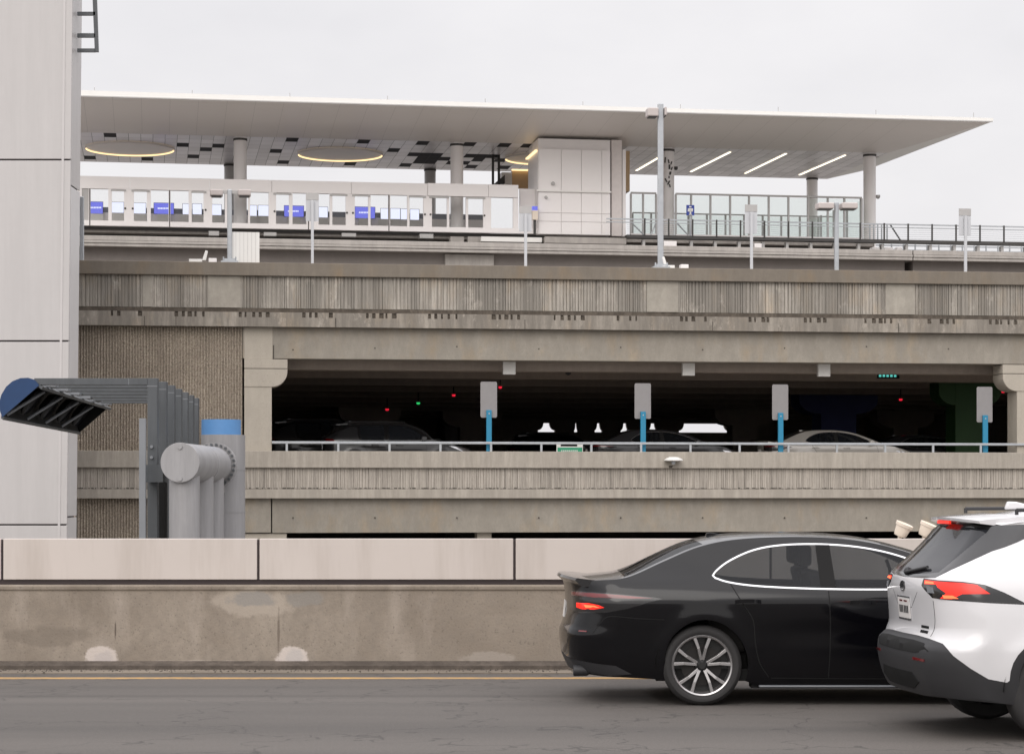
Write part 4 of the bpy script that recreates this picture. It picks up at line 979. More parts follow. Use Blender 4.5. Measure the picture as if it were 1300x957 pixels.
# ------------------------------------------------------------------ cars
def interp(tab, x):                          # smooth (monotone cubic) table lookup
    if x <= tab[0][0]: return tab[0][1]
    if x >= tab[-1][0]: return tab[-1][1]
    for i in range(len(tab)-1):
        if x <= tab[i+1][0]: break
    x0, y0 = tab[i]; x1, y1 = tab[i+1]; h = x1-x0; d = (y1-y0)/h
    def sl(j):
        if j == 0 or j == len(tab)-1: return d
        a = (tab[j][1]-tab[j-1][1])/(tab[j][0]-tab[j-1][0]); b = (tab[j+1][1]-tab[j][1])/(tab[j+1][0]-tab[j][0])
        return 0 if a*b <= 0 else 2*a*b/(a+b)
    m0, m1 = sl(i), sl(i+1); t = (x-x0)/h
    return y0*(1+2*t)*(1-t)**2+m0*h*t*(1-t)**2+y1*t*t*(3-2*t)+m1*h*t*t*(t-1)
def sst(a, b, x): t = max(0, min(1, (x-a)/(b-a))); return t*t*(3-2*t)
def sp(pts, k=6):                            # open Catmull-Rom through the points
    out = []; P = [Vector(p) for p in pts]
    for i in range(len(P)-1):
        p0 = P[i-1] if i else P[0]*2-P[1]; p3 = P[i+2] if i+2 < len(P) else P[-1]*2-P[-2]
        for j in range(k):
            t = j/k
            out.append(.5*((2*P[i])+(P[i+1]-p0)*t+(2*p0-5*P[i]+4*P[i+1]-p3)*t*t+(3*P[i]-p0-3*P[i+1]+p3)*t**3))
    return out+[P[-1]]
def arc(cx, cz, r, a0, a1, k=14): return [Vector((cx+r*math.cos(R(a0+(a1-a0)*i/k)), cz+r*math.sin(R(a0+(a1-a0)*i/k)))) for i in range(k+1)]
def inset(poly, d):
    n = len(poly); A = sum(poly[i].x*poly[(i+1) % n].y-poly[(i+1) % n].x*poly[i].y for i in range(n)); sg = 1 if A > 0 else -1
    out = []
    for i in range(n):
        a = poly[i]-poly[i-1]; b = poly[(i+1) % n]-poly[i]
        na = Vector((-a.y, a.x)); nb = Vector((-b.y, b.x)); 
        if na.length < 1e-9 or nb.length < 1e-9: out.append(poly[i].copy()); continue
        m = (na.normalized()+nb.normalized()); m = m.normalized() if m.length > .2 else na.normalized()
        out.append(poly[i]+m*sg*d/max(.5, m.dot(na.normalized())))
    return out
def ribbon(pts, w):
    pts = [Vector(p) for p in pts]; L = []; Rr = []
    for i, p in enumerate(pts):
        d = (pts[min(i+1, len(pts)-1)]-pts[max(i-1, 0)]).normalized(); n = Vector((-d.y, d.x))*w/2
        L.append(p+n); Rr.append(p-n)
    return L+Rr[::-1]
def inside(p, poly):
    c = False; n = len(poly); j = n-1
    for i in range(n):
        a, b = poly[i], poly[j]
        if (a[1] > p[1]) != (b[1] > p[1]) and p[0] < (b[0]-a[0])*(p[1]-a[1])/(b[1]-a[1])+a[0]: c = not c
        j = i
    return c
class Shell:
    """Car skin unrolled to (s, z): s is the distance from the nose-to-tail side line, wrapping round both ends to the centre line."""
    def __init__(s, L, W, Rr, Rf, g, xr, xf, bow, plan, extra=None):
        s.__dict__.update(L=L, W=W, Rr=Rr, Rf=Rf, g=g, xr=xr, xf=xf, bow=bow, plan=plan, extra=extra)
        s.s0 = Rr-math.pi/2*Rr-(W-Rr); s.s1 = L-Rf+math.pi/2*Rf+(W-Rf)
    def P(s, q, z):
        L, W = s.L, s.W
        if q < s.Rr:
            ph = (s.Rr-q)/s.Rr
            if ph <= math.pi/2: x = s.Rr-s.Rr*math.sin(ph); y = W-s.Rr*(1-math.cos(ph))
            else: x = 0; y = W-s.Rr-(s.Rr-math.pi/2*s.Rr-q)
        elif q > L-s.Rf:
            ph = (q-L+s.Rf)/s.Rf
            if ph <= math.pi/2: x = L-s.Rf+s.Rf*math.sin(ph); y = W-s.Rf*(1-math.cos(ph))
            else: x = L; y = W-s.Rf-(q-(L-s.Rf+math.pi/2*s.Rf))
        else: x, y = q, W
        r = y/W
        xo = x
        wr = 1-sst(0, 1.5, xo); wf = 1-sst(0, 1.6, L-xo)
        x = xo+s.bow[0]*r*r*wr+interp(s.xr, z)*wr-s.bow[1]*r*r*wf-interp(s.xf, z)*wf
        y = y*interp(s.g, z)*interp(s.plan, xo)
        if s.extra: y = s.extra(xo, y, z, r)
        return Vector((x, y, z))
    def N(s, q, z):
        e = .004; n = (s.P(q+e, z)-s.P(q-e, z)).cross(s.P(q, z+e)-s.P(q, z-e))
        n = -n if n.length else Vector((0, 1, 0)); n.normalize()
        ref = s.P(q, z)-Vector((s.L/2, 0, z)); 
        return n if n.dot(Vector((ref.x*.3, ref.y, 0))) >= 0 else -n
def skin(sh, outline, regions, grid=.055):
    """Triangulate the unrolled outline with every region's border kept; gives {label: [triangles]} over shared points."""
    polys = [('body', outline)]+regions
    vs = []; fs = []
    for _, p in polys:
        A = sum(p[i][0]*p[(i+1) % len(p)][1]-p[(i+1) % len(p)][0]*p[i][1] for i in range(len(p)))
        k = len(vs); vs += [Vector((a[0], a[1])) for a in (p if A > 0 else p[::-1])]; fs.append(list(range(k, k+len(p))))
    xs = [p[0] for p in outline]; zs = [p[1] for p in outline]
    x = min(xs); row = 0
    while x < max(xs):
        gx = grid*(.6 if (x < sh.Rr or x > sh.L-sh.Rf) else 1)
        z = min(zs)+(grid/2 if False else 0)
        while z < max(zs):
            if inside((x, z), outline): vs.append(Vector((x, z)))
            z += grid
        x += gx; row += 1
    ov, oe, of, _, _, orig = delaunay_2d_cdt(vs, [], fs, 3 if False else 1, 1e-5, True)
    out = {}
    for f, o in zip(of, orig):
        if not o or 0 not in o: continue
        out.setdefault(polys[max(o)][0], []).append(tuple(f))
    return ov, out
def emit_seams(sh, ov, rs, nm, mat, o):
    for k in sorted(q for q in rs if q.startswith('seam')):
        for sd_ in (-1, 1): emit(sh, ov, rs[k], nm, mat, o, sides=(sd_,))
def emit(sh, ov, tris, name, mat, parent, sides=(-1, 1), off=0.0):
    used = sorted({i for t in tris for i in t}); g = MB(); nr = []
    for sd in sides:
        mp = {i: k for k, i in enumerate(used)}
        vs = []
        for i in used:
            p = sh.P(ov[i].x, ov[i].y); n = sh.N(ov[i].x, ov[i].y); p = p+n*off
            vs.append((p.x, p.y*sd, p.z)); nr.append(Vector((n.x, n.y*sd, n.z)))
        fs = []
        for t in tris:
            f = [mp[i] for i in t]
            a, b, c = (Vector(vs[f[0]]), Vector(vs[f[1]]), Vector(vs[f[2]]))
            k = len(nr)-len(used); nn = nr[k+f[0]]
            fs.append(tuple(f) if (b-a).cross(c-a).dot(nn) > 0 else tuple(f[::-1]))
        g.add(vs, fs)
    return g.build(name, mat, parent, smooth=True, normals=nr)
def patch(sh, poly, name, mat, parent, off=.006, sides=(-1, 1), grid=.05):
    poly = [Vector(p) for p in poly]
    ov, r = skin(sh, poly, [], grid)
    n0 = len(ov); used = sorted({i for t in r['body'] for i in t})
    objs = []
    for sd in sides:
        g = MB(); mp = {}; vs = []
        for k, i in enumerate(used):
            p = sh.P(ov[i].x, ov[i].y)+sh.N(ov[i].x, ov[i].y)*off; mp[i] = k; vs.append((p.x, p.y*sd, p.z))
        g.add(vs, [tuple(mp[i] for i in t) for t in r['body']])
        m = len(poly); rim = []
        for p_ in poly:
            for o_ in (off, -.003):
                p = sh.P(p_.x, p_.y)+sh.N(p_.x, p_.y)*o_; rim.append((p.x, p.y*sd, p.z))
        g.add(rim, [(2*i, 2*((i+1) % m), 2*((i+1) % m)+1, 2*i+1) for i in range(m)])
        bm_o = g.build(name, mat, parent, smooth=True); objs.append(bm_o)
    return objs
def top_loft(sh, curve, crown, regions, parent, bodymat, bodyname='roof_skin', nt=24, off=0):
    """The upper skin between the two top lines: curve = list of (s, z); regions = (name, mat, s0, s1, t) picked out of it."""
    rows = []
    for (q, z) in curve:
        e = sh.P(q, z); c = interp(crown, q)*min(1, abs(e.y)/(.5*sh.W)); d = -interp([(sh.s0, 0), (0.4, .02), (1.1, .05), (1.6, .03), (sh.L*.55, 0), (sh.L*.7, -.06), (sh.L, -.02), (sh.s1, 0)], q)*min(1, abs(e.y)/(.5*sh.W))
        row = []
        for i in range(nt+1):
            t = -1+2*i/nt; t = math.copysign(1-(1-abs(t))**1.35, t)
            row.append(Vector((e.x+d*(1-t*t), e.y*t, e.z+c*(1-abs(t)**2.3))))
        rows.append(row)
    m = len(rows); V = [p for r_ in rows for p in r_]
    F_ = {}
    for i in range(m-1):
        for j in range(nt):
            lab = (bodyname, bodymat); tm = abs(-1+2*(j+.5)/nt); sm = (curve[i][0]+curve[i+1][0])/2
            for (nm, mt, a, b, tt) in regions:
                if a <= sm <= b and tm < tt: lab = (nm, mt)
            F_.setdefault(lab, []).append((i*(nt+1)+j, (i+1)*(nt+1)+j, (i+1)*(nt+1)+j+1, i*(nt+1)+j+1))
    objs = []
    for (nm, mt), fs in F_.items():
        used = sorted({i for f in fs for i in f}); mp = {i: k for k, i in enumerate(used)}
        g = MB(); g.add([V[i] for i in used], [tuple(mp[i] for i in f) for f in fs]); 
        nr = []
        for i in used:
            r_, c_ = divmod(i, nt+1)
            a = V[min(r_+1, m-1)*(nt+1)+c_]-V[max(r_-1, 0)*(nt+1)+c_]; b = V[r_*(nt+1)+min(c_+1, nt)]-V[r_*(nt+1)+max(c_-1, 0)]
            n = a.cross(b); n = n.normalized() if n.length > 1e-9 else Vector((0, 0, 1)); n = n if n.z > 0 else -n; nr.append(n)
        g.f = [f if (Vector(g.v[f[1]])-Vector(g.v[f[0]])).cross(Vector(g.v[f[2]])-Vector(g.v[f[0]])).z > -1e-9 else f[::-1] for f in g.f]
        objs.append(g.build(nm, mt, parent, smooth=True, normals=nr))
    return objs
def wheel(parent, x, yo, r, rimr, sd, style, width=.22):
    """A wheel whose outer face stands at y = yo on side sd."""
    g = MB(); p0 = Vector((x, sd*yo, r)); ax = Vector((0, -sd, 0))
    w = MB().lathe([(.012, rimr+.004), (.004, rimr+.02), (0, rimr+(r-rimr)*.35), (.002, rimr+(r-rimr)*.6), (.018, r-.018), (.035, r-.004), (.06, r), (width-.06, r), (width-.03, r-.006), (width, r-.03), (width, rimr)], p0, ax, 64).build('tyre', M['tyre'], None, base=BASE[parent.name], smooth=True)
    o = bpy.data.objects.new('wheel', None); col.objects.link(o); o.parent = parent; BASE[o.name] = BASE[parent.name]; w.parent = o
    MB().lathe([(.012, rimr+.004), (.006, rimr-.002), (.012, rimr-.014), (.05, rimr-.022), (.16, rimr-.03)], p0, ax, 64).build('rim', M['rim'], o, smooth=True)
    MB().lathe([(.115, .001), (.115, rimr-.02), (.125, rimr-.02)], p0, ax, 48).build('rim_back', M['rim_dark'], o, smooth=True)
    MB().lathe([(.09, .001), (.09, rimr*.68), (.10, rimr*.68)], p0, ax, 40).build('brake_disc', plain('brake_disc_steel', (.03, .028, .027), .4, metal=.7), o, smooth=True)
    sp_ = MB(); n = 5 if style == 'double' else 6
    for i in range(n):
        a0 = 2*math.pi*i/n+.31
        for da in ((-.27, .27) if style == 'double' else (0,)):
            a1 = a0+da; ai = a0+da*.55
            def pt(rr, an, d): return Vector((x+rr*math.cos(an), sd*(yo-d), r+rr*math.sin(an)))
            for (wi, wo_, di, do, th) in ((.012, .011, .028, .014, .04),) if style == 'double' else ((.019, .016, .028, .014, .04),):
                c = Vector((-math.sin(a1), 0, math.cos(a1)))
                A = pt(.045, ai, di); B_ = pt(rimr*.6, (ai+a1)/2, di-.014); C_ = pt(rimr-.006, a1, do); back = Vector((0, -sd*th, 0))
                for p, q, w0, w1 in ((A, B_, wi, wi*.95), (B_, C_, wi*.95, wo_*1.25)):
                    sp_.add([p-c*w0, p+c*w0, q+c*w1, q-c*w1, p-c*w0*1.3+back, p+c*w0*1.3+back, q+c*w1*1.3+back, q-c*w1*1.3+back],
                            [(0, 1, 2, 3), (7, 6, 5, 4), (0, 4, 5, 1), (3, 2, 6, 7), (1, 5, 6, 2), (0, 3, 7, 4)])
    sp_.build('spokes', M['rim'], o, bevel=.002)
    MB().lathe([(.012, .001), (.012, .028), (.02, .034), (.05, .062), (.09, .066)], p0, ax, 28).build('hub_cap', M['rim_dark'], o, smooth=True)
    return o
def vents(parent, sh, wx, r, wr): 
    for x in wx:
        for sd in (-1, 1):
            g = MB(); n = 18; pts = [(x+wr*math.cos(R(0+180*i/n)), r+wr*math.sin(R(0+180*i/n))) for i in range(n+1)]
            a = [(p[0], sd*.9*(sh.W/.92), p[1]) for p in pts]; b = [(p[0], sd*.45, p[1]) for p in pts]
            g.add(a+b, [(i, i+1, n+2+i, n+1+i) for i in range(n)]); g.add([(x-wr, sd*.45, .26), (x+wr, sd*.45, .26), (x+wr, sd*.45, r+wr), (x-wr, sd*.45, r+wr)], [(0, 1, 2, 3)])
            g.build('wheel_arch_liner', M['black'], parent)
def mirror_pair(parent, x, y, z, mat, sc=1):
    for sd in (-1, 1):
        g = MB(); pts = [(0, 0), (.10, .01), (.14, .07), (.12, .14), (.02, .15), (-.03, .09)]
        g.prism([(x+p[0]*sc, sd*y, z+p[1]*sc) for p in pts], (0, sd*.2*sc, 0)); m_ = g.build('door_mirror', mat, parent, bevel=.02, smooth=True)
        g = MB(); g.box(x-.01, x+.03, sd*(y-.05), sd*(y+.03), z-.0, z+.04); g.build('mirror_foot', M['black'], m_)
def add_handle(sh, parent, q, z, mat, w=.11):
    for sd in (-1, 1):
        g = MB(); n = 8; top = []; 
        for i in range(n+1):
            t = -1+2*i/n; p = sh.P(q+t*w, z+.004*(1-t*t)); nn = sh.N(q, z); o_ = .034*(1-t**4)+.002
            for dz, dd in ((.016, .0), (-.016, .0), (-.013, -.014), (.013, -.014)):
                v = p+nn*(o_+dd)+Vector((0, 0, dz)); top.append((v.x, v.y*sd, v.z))
        fs = [(4*i+a, 4*i+(a+1) % 4, 4*i+4+(a+1) % 4, 4*i+4+a) for i in range(n) for a in range(4)]+[(0, 1, 2, 3), (4*n, 4*n+1, 4*n+2, 4*n+3)]
        g.add(top, fs); g.build('door_handle', mat, parent, smooth=True)

def cabin(o, xf_, xr_, zb, ztop, hw, x0, x1):
    g = MB(); g.box(x0, x1, -.65, .65, zb-.12, zb); g.build('cabin_floor', M['black'], o)
    for sd in (-1, 1):
        g = MB(); g.box(x0+.2, x1, sd*(hw+.015), sd*(hw+.035), .77, ztop-.50); g.build('door_card', M['black'], o)
        g = MB(); y0, y1 = sd*.14, sd*.62; x = xf_
        g.prism([(x, y0, zb), (x+.50, y0, zb), (x+.52, y0, zb+.24), (x+.06, y0, zb+.22), (x-.14, y0, ztop-.30), (x-.26, y0, ztop-.30), (x-.12, y0, zb+.15)], (0, y1-y0, 0))
        st_ = g.build('front_seat', M['seat'], o, bevel=.04, smooth=True)
        g = MB(); g.box(x-.30, x-.20, sd*.26, sd*.50, ztop-.27, ztop-.09); g.build('headrest', M['seat'], st_, bevel=.035, smooth=True)
        g = MB(); g.box(xr_-.34, xr_-.25, sd*.26, sd*.50, ztop-.33, ztop-.19); g.build('rear_headrest', M['seat'], o, bevel=.03, smooth=True)
    g = MB(); g.prism([(xr_, -.62, zb), (xr_+.45, -.62, zb), (xr_+.46, -.62, zb+.2), (xr_+.04, -.62, zb+.2), (xr_-.20, -.62, ztop-.36), (xr_-.32, -.62, ztop-.36), (xr_-.12, -.62, zb)], (0, 1.24, 0)); g.build('rear_seat', M['seat'], o, bevel=.04, smooth=True)
    g = MB(); g.box(xf_+1.0, xf_+1.35, -hw, hw, zb+.2, ztop-.47); g.build('dashboard', M['black'], o, bevel=.04)
    MB().lathe([(0, .17), (.012, .186), (.024, .17), (.012, .158), (0, .17)], (xf_+.78, .38, ztop-.55), (-.9, 0, .35), 28).build('steering_wheel', M['black'], o, smooth=True)
def make_sedan(paint, loc, rz, label, lit=True, group=None, detail=True):
    L = 4.88; W = .92; wr = .335
    o = thing('sedan', label, 'car', W0F, loc, group); o.rotation_euler = (0, 0, rz); BASE[o.name] = Vector((0, 0, 0))
    g_ = [(.12, .88), (.25, .925), (.4, .957), (.6, .98), (.76, .997), (.85, 1.0), (.90, .992), (.96, .968), (1.02, .935), (1.1, .885), (1.25, .80), (1.36, .735), (1.42, .69), (1.5, .64)]
    xr = [(.15, .16), (.3, .06), (.42, .015), (.58, 0), (.66, .03), (.8, .055), (.95, .05), (1.03, .03), (1.2, .02)]
    xf = [(.15, .12), (.35, .02), (.5, 0), (.65, .03), (.78, .10), (1.0, .25)]
    plan = [(0, .97), (.5, .992), (1.3, 1.0), (3.4, 1.0), (4.2, .985), (4.88, .95)]
    wx = (1.18, 4.005)
    def extra(x, y, z, r):
        if r > .6:
            for w in wx:
                d = math.hypot(x-w, z-wr); y += .012*math.exp(-((d-.40)/.09)**2)*sst(.6, 1, r)
            y -= .007*math.exp(-((z-.62)/.12)**2)*sst(1.6, 2.1, x)*(1-sst(3.2, 3.6, x))      # hollow along the doors
        if z > .98: y *= 1-.05*sst(.98, 1.3, z)*(1-sst(.5, 1.6, x))-.04*sst(.98, 1.3, z)*sst(3.0, 3.7, x)
        return y
    sh = Shell(L, W, .34, .55, g_, xr, xf, (.13, .20), plan, extra)
    s0, s1 = sh.s0, sh.s1
    top = sp([(s0, 1.045), (-.45, 1.04), (-.1, 1.035), (.2, 1.045), (.45, 1.075), (.80, 1.20), (1.15, 1.322), (1.5, 1.385), (1.95, 1.405), (2.3, 1.395), (2.6, 1.36), (2.85, 1.30), (3.1, 1.215), (3.4, 1.10), (3.7, 1.0), (3.95, .955), (4.3, .90), (4.65, .81), (4.95, .72), (s1, .70)], 7)
    bottom = [Vector(p) for p in ((s1, .20), (4.9, .18), (4.5, .17))]+arc(wx[1], wr, .385, -20, 200, 22)[:]+[Vector((3.3, .17)), Vector((2.0, .165)), Vector((1.65, .17))]+arc(wx[0], wr, .385, -20, 200, 22)+[Vector(p) for p in ((.6, .22), (.2, .235), (-.2, .245), (s0, .25))]
    outline = [Vector((p.x, p.y)) for p in top]+bottom
    dl = sp([(1.255, 1.085), (1.30, 1.135), (1.42, 1.215), (1.62, 1.30), (1.85, 1.342), (2.15, 1.352), (2.45, 1.335), (2.72, 1.29), (2.95, 1.22), (3.20, 1.11), (3.40, 1.0)], 6)
    dlb = sp([(3.42, .98), (3.0, .968), (2.5, .965), (2.0, .975), (1.62, .995), (1.40, 1.025), (1.28, 1.06)], 6)
    dlo = dl+dlb; dli = inset(dlo, .013)
    pil = [Vector(p) for p in ((2.17, .985), (2.30, .985), (2.27, 1.338), (2.15, 1.340))]
    pil2 = ribbon([(1.66, 1.015), (1.60, 1.15), (1.575, 1.268)], .022); pil3 = ribbon([(3.06, .985), (3.04, 1.08), (3.0, 1.17)], .03)
    lampo = [Vector(p) for p in ((s0+.42, .945), (-.2, .945), (.08, .945), (.35, .93), (.68, .905), (.76, .893), (.60, .862), (.40, .81), (.20, .775), (-.05, .765), (s0+.42, .80))]
    lamps = [Vector(p) for p in ((-.25, .938), (.08, .938), (.35, .923), (.66, .899), (.42, .895), (.1, .90), (-.25, .905))]
    seams = [('seam', ribbon(sp([(1.42, 1.01), (1.50, .88), (1.60, .72), (1.62, .55)], 5)+sp([(1.62, .53), (1.66, .36), (1.74, .235)], 4), .008)),
             ('seam', ribbon(sp([(2.235, .96), (2.25, .6), (2.24, .235)], 5), .008)), ('seam', ribbon(sp([(3.45, .97), (3.52, .7), (3.45, .235)], 5), .008)),
             ('seam', ribbon([(1.76, .228), (2.6, .222), (3.42, .228)], .008)), ('seam', ribbon(sp([(.78, .72), (.5, .73), (.24, .745), (.17, .68), (.14, .60)], 4), .007))]
    regs = seams+[('chrome', dlo), ('glassR', dli), ('pillar', pil), ('quarter', pil3), ('lamp', lampo), ('lampred', lamps)]
    regs.append(('valance', [Vector(p) for p in ((s0, .40), (-.35, .385), (.0, .36), (.30, .33), (.42, .26), (.2, .24), (-.2, .25), (s0, .255))]))
    regs.append(('headlamp', [Vector(p) for p in ((4.25, .80), (4.6, .76), (4.95, .68), (5.0, .61), (4.7, .64), (4.35, .72))]))
    regs.append(('grille', [Vector(p) for p in ((5.1, .62), (s1, .62), (s1, .28), (5.0, .24))]))
    regs = [('seam%d' % i if k == 'seam' else k, p) for i, (k, p) in enumerate(regs)]
    ov, rs = skin(sh, outline, regs, .036 if lit else .06)
    emit(sh, ov, rs['body'], 'body', paint, o)
    emit_seams(sh, ov, rs, 'panel_seam', M['black'], o)
    for k, nm, mt, sep in (('chrome', 'window_trim', M['chrome'], 1), ('glassR', 'side_window', M['carglass'], 1), ('pillar', 'window_pillar', M['black'], 1), ('quarter', 'quarter_pillar', M['blackgloss'], 1), ('lamp', 'tail_lamp', M['blackgloss'], 1), ('lampred', 'lamp_strip', M['red_lens'], 1), ('valance', 'rear_valance', M['plastic'], 0), ('headlamp', 'headlight', M['chrome'], 1), ('grille', 'grille', M['plastic'], 0)):
        if k not in rs: continue
        for sds in (((-1,), (1,)) if sep else ((-1, 1),)): emit(sh, ov, rs[k], nm, mt, o, sides=sds)
    crown = [(s0, .0), (0, .02), (.45, .03), (1.1, .035), (2.2, .03), (3.0, .04), (3.7, .045), (4.3, .045), (4.9, .02), (s1, 0)]
    top_loft(sh, [(p.x, p.y) for p in top], crown, [('rear_window', M['carglass'], .42, 1.2, .86), ('windscreen', M['carglass'], 2.72, 3.68, .9)], o, paint)
    # boot lip spoiler, diffuser, exhaust, sill strip
    g = MB(); pr = []
    for i in range(13):
        t = -1+2*i/12; y = t*.76; xb = .02+.14*t*t
        for dx, dz in ((.16, 1.00), (.03, 1.00), (-.03, 1.055), (-.015, 1.075), (.24, 1.045)): pr.append((xb+dx-.01, y, dz+.006-.02*t*t))
    g.add(pr, [(5*i+a, 5*i+(a+1) % 5, 5*i+5+(a+1) % 5, 5*i+5+a) for i in range(12) for a in range(5)]+[(0, 1, 2, 3, 4), (60, 61, 62, 63, 64)]); g.build('boot_spoiler', M['blackgloss'] if paint == M['carblack'] else paint, o, smooth=True)
    for sd in (-1, 1):
        for dy in (0, .13): MB().lathe([(0, .036), (-.01, .042), (-.01, .048), (.1, .046), (.12, .036), (.01, .034)], (.12, sd*(.52+dy), .275), (1, 0, 0), 20).build('exhaust_tip', M['plastic'], o, smooth=True)
        g = MB(); g.box(1.66, 3.56, sd*.78, sd*.845, .15, .166); g.build('sill_strip', M['greylight'] if paint == M['carblack'] else M['plastic'], o, bevel=.006)
        g = MB(); g.box(1.6, 3.6, sd*.60, sd*.79, .14, .3); g.build('sill', M['black'], o)
    if lit:
        patch(sh, [(-.10, .850), (.05, .852), (.14, .838), (.19, .818), (.10, .80), (-.02, .797), (-.10, .81)], 'brake_light', M['em_tail'], o, .004)
        patch(sh, [(.0, .836), (.10, .833), (.15, .818), (.02, .812)], 'bright_lens', M['em_hot'], o, .007)
        patch(sh, [(.0, .62), (.08, .62), (.08, .61), (.0, .61)], 'reflector', M['red_lens'], o, .004)
    patch(sh, [(s0+.001, .84), (s0+.16, .84), (s0+.16, .70), (s0+.001, .70)], 'number_plate', M['plate'], o, .006)
    cabin(o, 2.35, 1.45, .42, 1.42, .77, .9, 3.5)
    for q in (1.56, 2.52): add_handle(sh, o, q, .868-.006*(q-1.5), paint)
    mirror_pair(o, 3.22, .88, .965, paint, .95)
    vents(o, sh, wx, wr, .395)
    g = MB(); g.box(.8, 4.4, -.8, .8, .20, .3); g.build('underbody', M['black'], o)
    for x in wx:
        for sd in (-1, 1): wheel(o, x, .895, wr, .252, sd, 'double')
    g = MB(); g.prism([(1.50, -.02, 1.40), (1.28, -.02, 1.36), (1.29, -.02, 1.425), (1.32, -.02, 1.43)], (0, .04, 0)); g.build('roof_fin', paint, o, bevel=.004)
    return o

